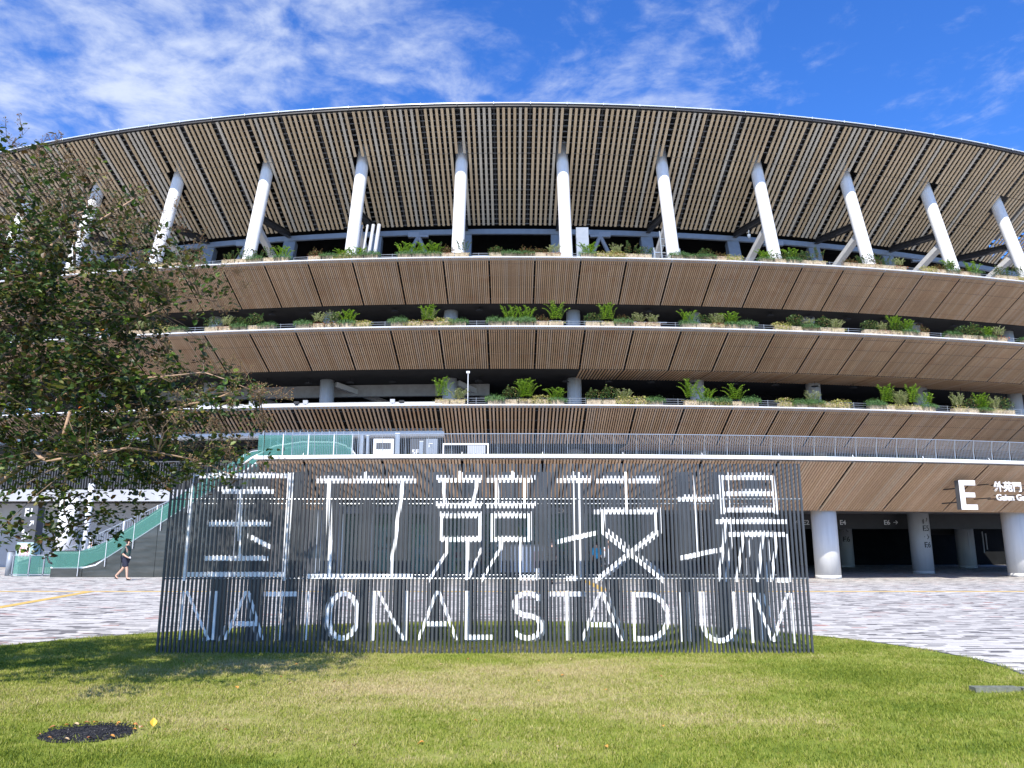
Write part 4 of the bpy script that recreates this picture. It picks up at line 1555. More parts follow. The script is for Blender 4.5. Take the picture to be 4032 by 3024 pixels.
# low railing behind the planters and green edge strip of the podium
for ti, (d0, z0, d1, z1, n) in enumerate(TIERS):
    mb = MB()
    for h in (.35, .5, .65):
        ring(mb, pm, [(d0 + .85, z0 + h), (d0 + .87, z0 + h), (d0 + .87, z0 + h + .02), (d0 + .85, z0 + h + .02)], -.24 if ti < 2 else -.03, .30, 40)
    for i in range(80):
        th = -.24 + i * .0068
        if ti == 2 and th < -.03:
            continue
        mb.tube([pm(d0 + .86, th, z0), pm(d0 + .86, th, z0 + .7)], .018, 5)
    build('ledge_rail', mb, M['grey_steel'], S)
mb = MB()
er = random.Random(5)
for i in range(15000):
    th = er.uniform(PA0 + .004, .335)
    p = Vector(pp(PD0 + .26 + er.random() * .32, th, PZ0 + .06 + er.random() * .09))
    mb.tint = er.random()
    leafquad(mb, p, Vector((er.uniform(-1, 1), er.uniform(-1, .3), er.uniform(.3, 1.2))), .06, .022)
build('sedum_strip', mb, mat_leaf('sedum', [(.12, .20, .03), (.18, .24, .04), (.10, .15, .03), (.26, .26, .06), (.16, .12, .05)], .7, .2), None, tint=True, kind='stuff', label='thin strip of green sedum along the podium edge', cat='plants')

# guard rail along the podium edge
gr_ = empty('guard_rail', pp(31.9, 0.1, PZ0), 'pale steel guard rail with thin balusters along the podium edge', 'railing')
GP = .97 / (PY - 31.9)
i = 0
th = -.0335
mbr = MB()
ring(mbr, pp, [(31.88, PZ0 + 1.06), (31.93, PZ0 + 1.06), (31.93, PZ0 + 1.085), (31.88, PZ0 + 1.085)], -.098, .335, 60)
ring(mbr, pp, [(31.88, PZ0 + .10), (31.92, PZ0 + .10), (31.92, PZ0 + .125), (31.88, PZ0 + .125)], -.098, .335, 60)
build('top_rail', mbr, M['steel_rail'], gr_)
th = -.098
while th < .335:
    mb = MB()
    # posts kick outward half way up
    mb.beam(pp(31.95, th, PZ0), pp(31.95, th, PZ0 + .55), .06, .022, (1, 0, 0))
    mb.beam(pp(31.95, th, PZ0 + .53), pp(31.88, th, PZ0 + 1.09), .06, .022, (1, 0, 0))
    build('post', mb, M['steel_rail'], gr_)
    mb = MB()
    for q in range(1, 13):
        t2 = th + GP * q / 13
        if t2 < .335:
            mb.tube([pp(31.9, t2, PZ0 + .1), pp(31.9, t2, PZ0 + 1.07)], .0075, 4, cap=False)
    build('baluster_bay', mb, M['steel_rail'], gr_, kind='stuff')
    th += GP

# ------------------------------------------------------------------ shop under the podium
shop = empty('shop', (-.9, 38.5, 0), 'glass fronted shop under the podium seen through the slatted sign', 'shop')
SX0, SX1, SY = -8.3, 6.4, 38.5
mb = MB()
mb.box(SX0, SX1, SY + 5, SY + 5.2, 0, 4.2)
mb.box(SX0 - .15, SX0, SY, SY + 5.2, 0, 4.2)
build('back_wall', mb, mat_plain('shop_wall', (.72, .78, .70), .6, 0, .05), shop)
mb = MB()
mb.box(SX0, SX1, SY + .1, SY + 5, 4.02, 4.3)
build('ceiling', mb, M['sign_white'], shop)
mb = MB()
mb.box(SX0 - .1, SX1 + .1, SY - .05, SY + .12, 3.0, 3.35)
build('fascia', mb, M['blue_grey'], shop)
ms = [-8.3, -6.9, -5.2, -3.45, -2.2, .05, 1.8, 3.6, 4.75, 6.4]
for a in ms:
    mb = MB()
    mb.box(a - .035, a + .035, SY - .04, SY + .06, 0, 4.0)
    build('mullion', mb, M['steel_rail'], shop)
for a, b in zip(ms, ms[1:]):
    for z0, z1 in ((.06, 2.98), (3.37, 4.0)):
        mb = MB()
        mb.box(a + .036, b - .036, SY, SY + .012, z0, z1)
        build('pane', mb, M['shop_glass'], shop)
mb = MB()
mb.box(SX0, SX1, SY - .05, SY + .06, 0, .055)
build('sill', mb, M['steel_rail'], shop)
P_COL = {'y': (.75, .6, .08), 'b': (.05, .18, .5), 'r': (.65, .08, .06), 'g': (.25, .5, .15), 'w': (.8, .8, .78), 'lg': (.55, .68, .5), 'k': (.05, .05, .05), 'c': (.1, .5, .6), 'o': (.7, .3, .06), 'p': (.7, .5, .45)}
PM = {k: mat_plain('print_' + {'y': 'yellow', 'b': 'blue', 'r': 'red', 'g': 'green', 'w': 'white', 'lg': 'pale_green', 'k': 'black', 'c': 'cyan', 'o': 'orange', 'p': 'skin'}[k], v, .6, 0, .05) for k, v in P_COL.items()}
po = random.Random(9)


def poster(x0, x1, z0, z1, bgc, spots_, y=SY + .04):
    mb = MB()
    mb.box(x0, x1, y, y + .01, z0, z1)
    e = empty('poster', ((x0 + x1) / 2, y, z0), spots_[0], 'poster')
    build('sheet', mb, PM[bgc], e)
    for (c, a, b, u0, v0) in spots_[1:]:
        mb = MB()
        w, h = x1 - x0, z1 - z0
        mb.box(x0 + a * w, x0 + b * w, y - .004, y - .001, z0 + u0 * h, z0 + v0 * h)
        build('printed_patch', mb, PM[c], e)
    return e


poster(-6.8, -5.3, .25, 2.5, 'lg', ('tall pale green window poster with a round yellow picture, left end of shop', ('w', .05, .95, .45, .92), ('y', .35, .6, .58, .72), ('b', .5, .8, .42, .52), ('w', .1, .8, .40, .50)))
poster(-5.1, -3.55, .25, 2.5, 'lg', ('pale green window poster with teal lettering behind the second character', ('c', .3, .85, .55, .75), ('w', .2, .9, .35, .5), ('c', .35, .7, .2, .28)))
poster(-3.1, -2.3, .15, 1.95, 'lg', ('narrow green poster with a black haired figure in red and yellow', ('k', .3, .7, .62, .84), ('p', .38, .62, .55, .72), ('r', .3, .75, .4, .55), ('y', .3, .8, .05, .32), ('k', .45, .6, .2, .3)))
poster(-1.9, -1.45, .6, 2.2, 'b', ('narrow blue and red poster at the edge of the shop door', ('r', 0, 1, .0, .2), ('w', .2, .8, .35, .5), ('o', .1, .8, .6, .75)))
poster(-1.0, -.2, .9, 2.0, 'w', ('white notice with yellow bands and a dark picture in the shop window', ('y', .0, .5, .8, .95), ('y', .5, 1, .6, .7), ('k', .5, .8, .3, .55), ('c', .1, .4, .2, .35)))
poster(.15, 1.35, 1.35, 2.35, 'c', ('blue and yellow poster beside the white display cart', ('y', .0, .3, .5, 1), ('r', .1, .4, .1, .35), ('w', .45, .9, .2, .5), ('y', .7, 1, .0, .3)))
poster(1.95, 2.75, 1.3, 2.3, 'w', ('white and green poster in the shop window right of centre', ('g', 0, 1, 0, .22), ('c', .1, .45, .7, .95), ('lg', .4, .9, .3, .6)))
# shelving and goods inside
for i, (a, b) in enumerate(((-1.9, .0), (.3, 1.7), (2.2, 4.6))):
    e = empty('shelf_unit', ((a + b) / 2, SY + 2.2, 0), ['grey shop shelf with coloured goods behind the third character', 'grey shop shelf with coloured goods behind the white cart', 'long low grey shop counter with goods at right end of shop'][i], 'shelf')
    for z in (.45, .9, 1.35) if i < 2 else (.95,):
        mb = MB()
        mb.box(a, b, SY + 2, SY + 2.5, z, z + .04)
        build('shelf', mb, M['wall_pale'], e)
        x = a + .05
        while x < b - .2:
            w = po.uniform(.12, .3)
            mb = MB()
            mb.box(x, x + w, SY + 2.05, SY + 2.35, z + .041, z + .041 + po.uniform(.14, .3))
            build('goods', mb, PM[po.choice('ybrgwco')], e)
            x += w + .04
    mb = MB()
    for x in (a, b - .05):
        mb.box(x, x + .05, SY + 2.0, SY + 2.5, 0, 1.4 if i < 2 else .95)
    mb.box(a + .051, b - .051, SY + 2.1, SY + 2.45, .02, .43)
    build('frame', mb, M['blue_grey'], e)
text('market', .26, .02, (-.75, SY - .065, 3.06), M['sign_white'], shop, bold=.004)
text('OX', .30, .02, (2.2, SY - .065, 3.04), M['sign_white'], shop, bold=.004)

# white display cart in front of the shop
ct = empty('display_cart', (.4, 36.6, 0), 'white panelled display cart on black wheels in front of the shop', 'cart')
mb = MB()
mb.box(-.62, 1.52, 36.3, 37.1, .26, 1.42)
build('body', mb, M['sign_white'], ct)
mb = MB()
mb.box(-.68, 1.58, 36.22, 37.18, 1.422, 1.50)
build('counter_top', mb, M['wall_pale'], ct)
for x in (-.35, 1.25):
    for y in (36.4, 37.0):
        mb = MB()
        mb.tube([(x, y - .05, .13), (x, y + .05, .13)], .13, 14)
        build('wheel', mb, M['rubber'], ct)
mb = MB()
mb.box(.95, 1.4, 36.285, 36.297, .45, 1.2)
build('printed_panel', mb, PM['p'], ct)

# ------------------------------------------------------------------ gate lettering and passage signs
gate = empty('gate_sign', (18.6, 32.7, 3.2), 'large white three dimensional letter E fixed on the timber podium front', 'sign')
thE = .196
mE = Matrix.Translation((19.35, 33.5, 2.98)) @ Matrix.Rotation(thE * .9, 4, 'Z')


def local_build(name, mb, mat, parent, mw):
    me = mb.mesh(name, mat)
    return inst(name, me, mw, parent)


mb = MB()
W_, H_, T_, D_ = .80, 1.26, .215, .26
for (x0, x1, z0, z1) in ((0, .24, 0, H_), (.2401, W_, 0, T_), (.2401, W_ * .92, H_ / 2 - .10, H_ / 2 + .10), (.2401, W_, H_ - T_, H_)):
    mb.box(x0, x1, -.012, 0, z0, z1)
local_build('letter_face', mb, M['sign_white'], gate, mE)
mb = MB()
for (x0, x1, z0, z1) in ((0.004, .236, .004, H_ - .004), (.2365, W_ - .004, .004, T_ - .004), (.2365, W_ * .92 - .004, H_ / 2 - .096, H_ / 2 + .096), (.2365, W_ - .004, H_ - T_ + .004, H_ - .004)):
    mb.box(x0, x1, .001, D_, z0, z1)
local_build('letter_return', mb, M['charcoal'], gate, mE)
mb = MB()
for z in (.3, .9):
    mb.box(.08, .14, D_, D_ + 1.0, z, z + .05)
local_build('bracket', mb, M['black_steel'], gate, mE)
gname = empty('gate_name_sign', (21.2, 32.6, 3.6), 'white raised gate name letters in Japanese and English right of the big E', 'sign')
for (t_, s_, dx, dz) in (('外苑門', .47, 1.80, .84), ('Gaien Gate', .38, 1.86, .42)):
    me = text_mesh(t_, s_, .05, 'lettering', .006)
    me.materials.clear()
    me.materials.append(M['sign_white'])
    inst('lettering', me, mE @ Matrix.Translation((dx, .10, dz)) @ Matrix.Rotation(R(90), 4, 'X'), gname)
mb = MB()
for z in (.42, .62, .88, 1.08):
    mb.box(1.8, 3.9, .13, .16, z, z + .03)
for x in (1.6, 2.3, 3.0):
    mb.box(x, x + .04, .16, 1.1, .5, .54)
    mb.box(x, x + .04, .16, 1.1, 1.1, 1.14)
local_build('carrier_rail', mb, M['black_steel'], gname, mE)

pn = empty('passage_sign', (19, 42.9, 2.4), 'white gate numbers E2, E4 and E6 with arrows over the dark passage', 'sign')
for (t_, x) in (('← E2', 15.75), ('↑ E4', 18.35), ('E6 →', 21.7 - 3.15)):
    pass
text('E2', .35, .02, (16.0, 42.97, 2.58), M['sign_white'], pn, bold=.006)
text('←', .32, .02, (15.55, 42.97, 2.60), M['sign_white'], pn, bold=.004)
text('↑', .34, .02, (17.62, 42.97, 2.58), M['sign_white'], pn, bold=.004)
text('E4', .35, .02, (18.02, 42.97, 2.58), M['sign_white'], pn, bold=.006)
text('E6', .35, .02, (20.45, 42.97, 2.58), M['sign_white'], pn, bold=.006)
text('→', .32, .02, (20.95, 42.97, 2.60), M['sign_white'], pn, bold=.004)


def wrap_text(t_, size, cx, cy, r, ang, z, parent, mat):
    """lettering painted on a round column, bent round it"""
    me = text_mesh(t_, size, .004, 'lettering', .006, 'CENTER')
    for v in me.vertices:
        a = ang + v.co.x / r
        rr_ = r + .003 + v.co.z
        v.co = Vector((cx + math.sin(a) * rr_, cy - math.cos(a) * rr_, z + v.co.y))
    me.materials.clear()
    me.materials.append(mat)
    o = inst('lettering', me, Matrix.Identity(4), parent)
    return o


cn = empty('column_number', (21.8, 41.4, 1.2), 'black gate numbers E5 and E6 with arrows painted on second round column', 'lettering')
for t_, z in (('↱', 2.60), ('E5', 2.22), ('→', 1.78), ('E6', 1.36)):
    wrap_text(t_, .40, 21.8, 41.9, .52, R(12), z, cn, M['black_paint'])
cn = empty('column_number', (22.9, 53.5, 1.2), 'faint black E5 and E6 on the narrow rear column beside the front column', 'lettering')
for t_, z in (('E5', 2.7), ('→', 2.2), ('E6', 1.7)):
    wrap_text(t_, .50, 22.9, 54, .5, R(-10), z, cn, M['black_paint'])

# ------------------------------------------------------------------ gate pillar E1 on the left
pil = empty('gate_pillar', (-23.9, 38.6, 0), 'tall grey pillar sign reading E1 with arrow above a pale glass base', 'sign')
mp = Matrix.Translation((-23.9, 38.6, 0)) @ Matrix.Rotation(R(-14), 4, 'Z')
pil_w, pil_d = .98, .42
mb = MB()
mb.box(-pil_w / 2, pil_w / 2, 0, pil_d, 1.62, 3.36)
local_build('dark_panel', mb, M['charcoal'], pil, mp)
mb = MB()
mb.box(-pil_w / 2 - .01, pil_w / 2 + .01, -.01, pil_d + .01, 0, 1.615)
local_build('glass_base', mb, M['pale_glass'], pil, mp)
mb = MB()
mb.box(-pil_w / 2 + .05, pil_w / 2 - .05, .05, pil_d - .05, 0.01, 1.60)
local_build('core', mb, M['wall_pale'], pil, mp)


def ptext(t_, s_, x, z, parent=pil, mat=None, bold=.008, m0=None):
    me = text_mesh(t_, s_, .008, 'lettering', bold)
    me.materials.clear()
    me.materials.append(mat or M['sign_white'])
    inst('lettering', me, (m0 or mp) @ Matrix.Translation((x, -.006, z)) @ Matrix.Rotation(R(90), 4, 'X'), parent)


ptext('E1', .56, -.30, 2.88)
ptext('↗', .42, .05, 2.42, bold=.012)
ptext('5F 展望', .13, -.30, 1.93, bold=.003)
ptext('2F ゲート', .13, -.30, 1.76, bold=.003)
mb = MB()
mb.box(-.31, -.17, -.012, -.001, 2.08, 2.24)
local_build('pictogram', mb, M['sign_white'], pil, mp)
mb = MB()
mb.box(-.33, .33, -.03, -.012, .58, 1.54)
local_build('notice_sheet', mb, M['sign_white'], pil, mp)
for r_ in range(3):
    for c_ in range(3):
        mb = MB()
        cx, cz = -.20 + c_ * .20, 1.34 - r_ * .17
        for k in range(14):
            a0, a1 = 2 * math.pi * k / 14, 2 * math.pi * (k + 1) / 14
            mb.beam((cx + math.cos(a0) * .062, -.034, cz + math.sin(a0) * .062), (cx + math.cos(a1) * .062, -.034, cz + math.sin(a1) * .062), .006, .012)
        mb.beam((cx - .04, -.034, cz - .04), (cx + .04, -.034, cz + .04), .006, .012)
        mb.box(cx - .022, cx + .022, -.036, -.032, cz - .022, cz + .022)
        local_build('prohibition_mark', mb, M['red_print'], pil, mp)
mb = MB()
for q in range(7):
    mb.box(-.2, po.uniform(.0, .2), -.034, -.031, .66 + q * .035, .67 + q * .035)
local_build('small_print', mb, M['charcoal'], pil, mp)

# bollards beside the pillar
for (x, y, h, lab) in ((-24.75, 38.9, 1.15, 'grey metal bollard left of the E1 pillar'), (-22.75, 39.5, 1.15, 'grey metal bollard just right of the E1 pillar')):
    b = empty('bollard', (x, y, 0), lab, 'bollard', 'bollards at the escalator foot')
    mb = MB()
    mb.tube([(x, y, 0), (x, y, h)], .15, 18)
    build('post', mb, M['grey_steel'], b, smooth=True)
    mb = MB()
    mb.tube([(x, y, h), (x, y, h + .03)], .155, 18)
    build('cap', mb, M['charcoal'], b)
st = empty('stanchion', (-24.75, 37.9, 0), 'thin dark blue barrier stanchion on splayed foot at far left', 'stanchion')
mb = MB()
mb.tube([(-24.75, 37.9, .08), (-24.75, 37.9, 1.0)], .025, 8)
build('pole', mb, M['blue_grey'], st)
mb = MB()
for a in (0, 2.1, 4.2):
    mb.beam((-24.75, 37.9, .28), (-24.75 + math.cos(a) * .25, 37.9 + math.sin(a) * .25, .01), .03, .03)
build('foot', mb, M['blue_grey'], st)

# ------------------------------------------------------------------ escalator and stairs on the left
esc = empty('escalator', (-20.0, 37.4, 0), 'escalator with green glass balustrade over a stainless steel flank', 'escalator')
EX0, EXF, EX1, EZ1_ = -21.8, -19.9, -12.2, 4.9      # foot, foot of the slope, head, height of the head
SL = EZ1_ / (EX1 - EXF - .4)
YF = 37.35


def esc_z(x):
    if x < EXF:
        return 0.0
    return min(EZ1_, (x - EXF) * SL)


xs = [EX0, EX0 + .9, EXF, EXF + .5]
n = 6
px = [EXF - .4, -18.5, -16.9, -15.2, -13.6, EX1]
for a, b in zip([EX0] + px[:-1], px):
    mb = MB()
    za, zb = esc_z(a) + .42, esc_z(b) + .42
    if a < EXF < b:
        mb.prism([(0, 0)] * 3, 0, 0) if False else None
    b0 = mb.add([(a + .012, YF, 0), (b - .012, YF, 0), (b - .012, YF, zb), (a + .012, YF, za), (a + .012, YF + .08, 0), (b - .012, YF + .08, 0), (b - .012, YF + .08, zb), (a + .012, YF + .08, za)])
    for q in ((0, 1, 2, 3), (5, 4, 7, 6), (3, 2, 6, 7), (1, 5, 6, 2), (4, 0, 3, 7)):
        mb.face(*[b0 + i for i in q])
    build('flank_panel', mb, M['stainless'], esc)
path = [(EX0, .42), (EXF - .35, .42), (EXF + .2, .42 + .12), (EXF + .6, esc_z(EXF + .6) + .42), (EX1 - .5, esc_z(EX1 - .5) + .42), (EX1, EZ1_ + .42), (EX1 + 1.6, EZ1_ + .40)]
for yy, nm in ((YF + .05, 'near'), (YF + 1.15, 'far')):
    mb = MB()
    for (xa, za), (xb, zb) in zip(path, path[1:]):
        mb.beam((xa, yy, za + .02), (xb, yy, zb + .02), .12, .06)
    build('skirt_rail', mb, M['white_metal'], esc)
    for (xa, za), (xb, zb) in zip(path, path[1:]):
        m_ = max(1, int((xb - xa) / 1.3))
        for i in range(m_):
            x0_, x1_ = xa + (xb - xa) * i / m_ + .01, xa + (xb - xa) * (i + 1) / m_ - .01
            z0_, z1_ = za + (zb - za) * i / m_, za + (zb - za) * (i + 1) / m_
            mb = MB()
            mb.hexa([(x0_, yy - .006, z0_ + .06), (x1_, yy - .006, z1_ + .06), (x1_, yy + .006, z1_ + .06), (x0_, yy + .006, z0_ + .06),
                     (x0_, yy - .006, z0_ + .72), (x1_, yy - .006, z1_ + .72), (x1_, yy + .006, z1_ + .72), (x0_, yy + .006, z0_ + .72)])
            build('balustrade_pane', mb, M['green_glass'], esc)
    mb = MB()
    hp = [Vector((x, yy, z + .76)) for x, z in path]
    a = hp[0]
    lo = [a + Vector((.1, 0, -.58)), a + Vector((-.12, 0, -.5)), a + Vector((-.25, 0, -.28)), a + Vector((-.16, 0, -.06))]
    e_ = hp[-1]
    hi = [e_ + Vector((.22, 0, -.1)), e_ + Vector((.28, 0, -.33)), e_ + Vector((.12, 0, -.55))]
    mb.tube(lo + hp + hi, .045, 8)
    build('handrail', mb, M['rubber'], esc, smooth=True)
    mb = MB()
    for (xa, za), (xb, zb) in zip(path, path[1:]):
        mb.beam((xa, yy, za + .70), (xb, yy, zb + .70), .05, .03)
    build('handrail_track', mb, M['white_metal'], esc)
x = EXF - 1.2
while x < EX1 + .6:
    mb = MB()
    z = esc_z(x + .3) + .02
    mb.box(x, x + .38, YF + .16, YF + 1.04, z - .2, z + .18)
    build('step', mb, M['grey_steel'], esc)
    x += .40
# outer glass screen on the flank
for i in range(8):
    x0_, x1_ = EX0 + .1 + i * 1.24, EX0 + .1 + (i + 1) * 1.24 - .02
    z0_, z1_ = esc_z(x0_) + .44, esc_z(x1_) + .44
    mb = MB()
    mb.hexa([(x0_, YF - .07, z0_), (x1_, YF - .07, z1_), (x1_, YF - .058, z1_), (x0_, YF - .058, z0_), (x0_, YF - .07, z0_ + .75), (x1_, YF - .07, z1_ + .75), (x1_, YF - .058, z1_ + .75), (x0_, YF - .058, z0_ + .75)])
    build('screen_pane', mb, M['green_glass'], esc)
    mb = MB()
    mb.box(x1_ + .002, x1_ + .02, YF - .09, YF - .05, z1_ - .4, z1_ + .80)
    build('screen_clip', mb, M['white_metal'], esc)

stairs = empty('staircase', (-18, 39.8, 0), 'broad staircase with pale balustrade behind the escalator', 'staircase')
nst = 30
for i in range(nst):
    mb = MB()
    x0_ = -22.4 + i * .34
    mb.box(x0_, x0_ + .36, 39.2, 43.5, 0.0 if i < 3 else i * .165 - .3, (i + 1) * .165)
    build('stair_step', mb, M['wall_pale'], stairs)
for yy, hx in ((39.1, 0), (43.6, .3)):
    mb = MB()
    for h in (.1, .62, 1.16):
        mb.beam((-24.2, yy, h), (-22.4, yy, h), .05, .04)
        mb.beam((-22.4, yy, h), (-12.4, yy, 4.87 + h), .05, .04)
    build('stair_rail', mb, M['steel_rail'], stairs)
    mb = MB()
    for i in range(100):
        x = -24.2 + i * .118
        z = max(0, (x + 22.4) * .487)
        mb.box(x, x + .022, yy - .01, yy + .01, z + .1, z + 1.16)
    build('baluster', mb, M['steel_rail'], stairs, kind='stuff')
    for i in range(8):
        x = -24.2 + i * 1.6
        z = max(0, (x + 22.4) * .487)
        mb = MB()
        mb.box(x - .03, x + .03, yy - .04, yy + .04, z - .1, z + 1.2)
        build('rail_post', mb, M['white_metal'], stairs)

# low fence at escalator foot
fe = empty('foot_fence', (-22.6, 38.4, 0), 'low green glass and steel fence between the E1 pillar and escalator', 'fence')
mb = MB()
mb.beam((-24.3, 38.3, 1.0), (-21.9, 38.3, 1.0), .06, .04)
mb.beam((-24.3, 38.3, .08), (-21.9, 38.3, .08), .06, .04)
build('rail', mb, M['steel_rail'], fe)
for x in (-24.2, -23.4, -22.7, -22.0):
    mb = MB()
    mb.box(x - .025, x + .025, 38.27, 38.33, 0, 1.0)
    build('post', mb, M['grey_steel'], fe)
for a, b in ((-24.15, -23.45), (-23.35, -22.75), (-22.65, -22.05)):
    mb = MB()
    mb.box(a, b, 38.295, 38.305, .12, .96)
    build('pane', mb, M['green_glass'], fe)

# ------------------------------------------------------------------ terrace: glass screen, gate furniture
ter = empty('terrace_screen', (-8.6, 33.5, 5.05), 'green glass screen and steel bars round the escalator head on terrace', 'balustrade')
tx = [-11.0, -9.9, -8.8, -7.7, -6.9]
for a, b in zip(tx, tx[1:]):
    y = 33.1
    mb = MB()
    mb.box(a + .02, b - .02, y, y + .012, 5.1, 6.15)
    build('pane', mb, M['green_glass'], ter)
    mb = MB()
    mb.box(b - .02, b + .02, y - .03, y + .03, 5.05, 6.2)
    build('post', mb, M['white_metal'], ter)
for i in range(14):
    a = -11.6 + i * .34
    mb = MB()
    mb.box(a, a + .03, 35.6, 35.63, 5.05, 6.7)
    build('bar', mb, M['steel_rail'], ter)
tes = empty('terrace_escalator', (-8.5, 35, 5.05), 'head of the escalator with rounded green glass sides on the terrace', 'escalator')
for yy in (33.6, 34.7):
    mb = MB()
    pts_ = [(-12.4, 4.4), (-11.4, 5.15), (-10.4, 5.68), (-9.2, 5.86), (-7.8, 5.84), (-7.3, 5.70), (-7.1, 5.45), (-7.05, 5.15)]
    mb.tube([(x, yy, z + .05) for x, z in pts_], .05, 8)
    build('handrail', mb, M['white_metal'], tes, smooth=True)
    for (xa, za), (xb, zb) in zip(pts_[1:-2], pts_[2:-1]):
        mb = MB()
        mb.hexa([(xa, yy, 5.08), (xb, yy, 5.08), (xb, yy + .012, 5.08), (xa, yy + .012, 5.08), (xa, yy, za), (xb, yy, zb), (xb, yy + .012, zb), (xa, yy + .012, za)])
        build('side_pane', mb, M['green_glass'], tes)
# steel posts and small gates
for i, (x, h, w) in enumerate(((-6.55, 1.15, .14), (-6.3, 1.1, .12), (-5.0, 1.2, .18), (-3.95, .85, .16))):
    e = empty('gate_post', (x, 33.4, 5.05), ['stout steel gate post right of the glass screen', 'slimmer steel gate post beside the stout one', 'broad pale steel post on the terrace', 'short pale steel post on the terrace'][i], 'post')
    mb = MB()
    mb.box(x - w / 2, x + w / 2, 33.35, 33.35 + w, 5.05, 5.05 + h)
    build('shaft', mb, M['steel_rail'], e)
    mb = MB()
    mb.box(x - w / 2 - .01, x + w / 2 + .01, 33.34, 33.36 + w, 5.05 + h + .001, 5.08 + h)
    build('cap', mb, M['white_metal'], e)
# upper stair flight in the shadow behind the terrace
us = empty('upper_stairs', (-11, 57, 5.05), 'steel stair flight climbing left behind the terrace rail', 'staircase')
for yy in (55.6, 57.4):
    for h in (.15, .55, 1.0):
        mb = MB()
        mb.beam((-11.0, yy, 5.05 + h), (-17.2, yy, 8.3 + h), .06, .06)
        build('stair_rail', mb, M['steel_rail'], us)
mb = MB()
mb.beam((-11.0, 56.5, 5.0), (-17.2, 56.5, 8.2), 1.7, .25)
build('stringer', mb, M['slab_grey'], us)
# floor sign 5F, notice board and white frame on the terrace
sg = empty('floor_sign', (-4.2, 37.2, 5.05), 'grey sign board reading 5F with arrow on the terrace', 'sign')
mb = MB()
mb.box(-4.95, -4.2, 37.2, 37.3, 5.1, 6.55)
mb2 = MB()
mb2.box(-4.19, -3.62, 37.2, 37.3, 5.1, 6.55)
build('board', mb, M['charcoal'], sg)
build('board', mb2, M['grey_steel'], sg)
text('5F', .34, .01, (-4.86, 37.19, 5.78), M['sign_white'], sg, bold=.008)
text('↖', .40, .01, (-4.1, 37.19, 6.1), M['sign_white'], sg, bold=.01)
nb = empty('notice_board', (-6.2, 37.2, 5.05), 'white notice board with red pictograms beside the 5F sign', 'sign')
mb = MB()
mb.box(-6.75, -5.75, 37.2, 37.26, 5.1, 6.55)
build('board', mb, M['sign_white'], nb)
for c_ in range(3):
    mb = MB()
    mb.tube([(-6.55 + c_ * .3, 37.18, 5.68), (-6.55 + c_ * .3, 37.2, 5.68)], .12, 14)
    build('pictogram', mb, M['red_print'], nb)
mb = MB()
mb.box(-6.6, -5.9, 37.18, 37.199, 6.05, 6.35)
build('printed_panel', mb, M['charcoal'], nb)
wf = empty('kiosk_frame', (-2.0, 37.6, 5.05), 'low white framed kiosk right of the 5F sign on terrace', 'kiosk')
mb = MB()
mb.box(-3.4, -1.15, 37.6, 37.7, 6.3, 6.38)
mb.box(-3.4, -3.34, 37.6, 37.7, 5.05, 6.3)
mb.box(-1.21, -1.15, 37.6, 37.7, 5.05, 6.3)
build('frame', mb, M['sign_white'], wf)
mb = MB()
mb.box(-2.2, -1.3, 37.62, 37.66, 5.4, 6.28)
build('panel', mb, M['wall_pale'], wf)

# ------------------------------------------------------------------ floodlights on the left end of the lowest ledge
for i, th in enumerate((-.1135, -.0893, -.0512)):
    x, y, z = pm(51.75, th, 10.9)
    e = empty('floodlight', (x, y, z), ['small grey floodlight at far left of the bare ledge', 'small grey floodlight in the middle of the bare ledge', 'small grey floodlight at right of the bare ledge'][i], 'floodlight', 'floodlights on the bare ledge')
    mb = MB()
    mb.box(x - .16, x + .16, y - .1, y + .1, z + .12, z + .38)
    build('housing', mb, M['wall_pale'], e)
    mb = MB()
    mb.box(x - .03, x + .03, y - .03, y + .03, z, z + .12)
    mb.tube([(x - .45, y, z + .02), (x - .2, y, z + .12), (x + .2, y, z + .12), (x + .45, y, z + .02)], .02, 5)
    build('mount', mb, M['cable'], e)
    x2 = x + (.62 if i == 2 else -.62 if i == 1 else .5)
    e = empty('floodlight', (x2, y + .02, z), ['small black floodlight right of the leftmost grey one', 'small black floodlight left of the middle grey one', 'small black floodlight right of the rightmost grey one'][i], 'floodlight', 'floodlights on the bare ledge')
    mb = MB()
    mb.box(x2 - .17, x2 + .17, y - .08, y + .12, z + .12, z + .30)
    build('housing', mb, M['black_steel'], e)
    mb = MB()
    mb.box(x2 - .10, x2 + .10, y, y + .04, z - .01, z + .12)
    build('mount', mb, M['black_steel'], e)

# ------------------------------------------------------------------ services on the top ledge
pb = empty('pipe_bundle', pm(64.5, -.083, 22.1), 'bundle of four grey vertical pipes behind the top ledge', 'pipes')
for i, r_ in enumerate((.10, .10, .15, .17)):
    th = -.0935 + i * .0036
    mb = MB()
    mb.tube([pm(62.6, th, 22.1), pm(64.6, th + .0012, 29.8)], r_, 12)
    build('pipe', mb, M['wall_pale'], pb, smooth=True)
mb = MB()
mb.beam(pm(62.4, -.102, 23.6), pm(62.4, -.080, 23.6), .12, .12)
mb.beam(pm(62.6, -.098, 22.1), pm(64.5, -.096, 28.7), .12, .14)
mb.beam(pm(62.4, -.080, 22.1), pm(63.5, -.080, 25.5), .12, .14)
build('pipe_bracket', mb, M['white_metal'], pb)
sf = empty('steel_scaffold', pm(64, .098, 22.1), 'blue grey steel ladder frame behind the top ledge right of centre', 'steel frame')
FR = [.0865, .0905, .0945, .0985, .1025]
for i, th in enumerate(FR):
    mb = MB()
    mb.beam(pm(63.4, th, 22.1), pm(64.6, th, 27.6 + (1.6 if i in (1, 2, 3) else 0)), .10, .12, (0, 1, 0))
    build('upright', mb, M['blue_grey'], sf)
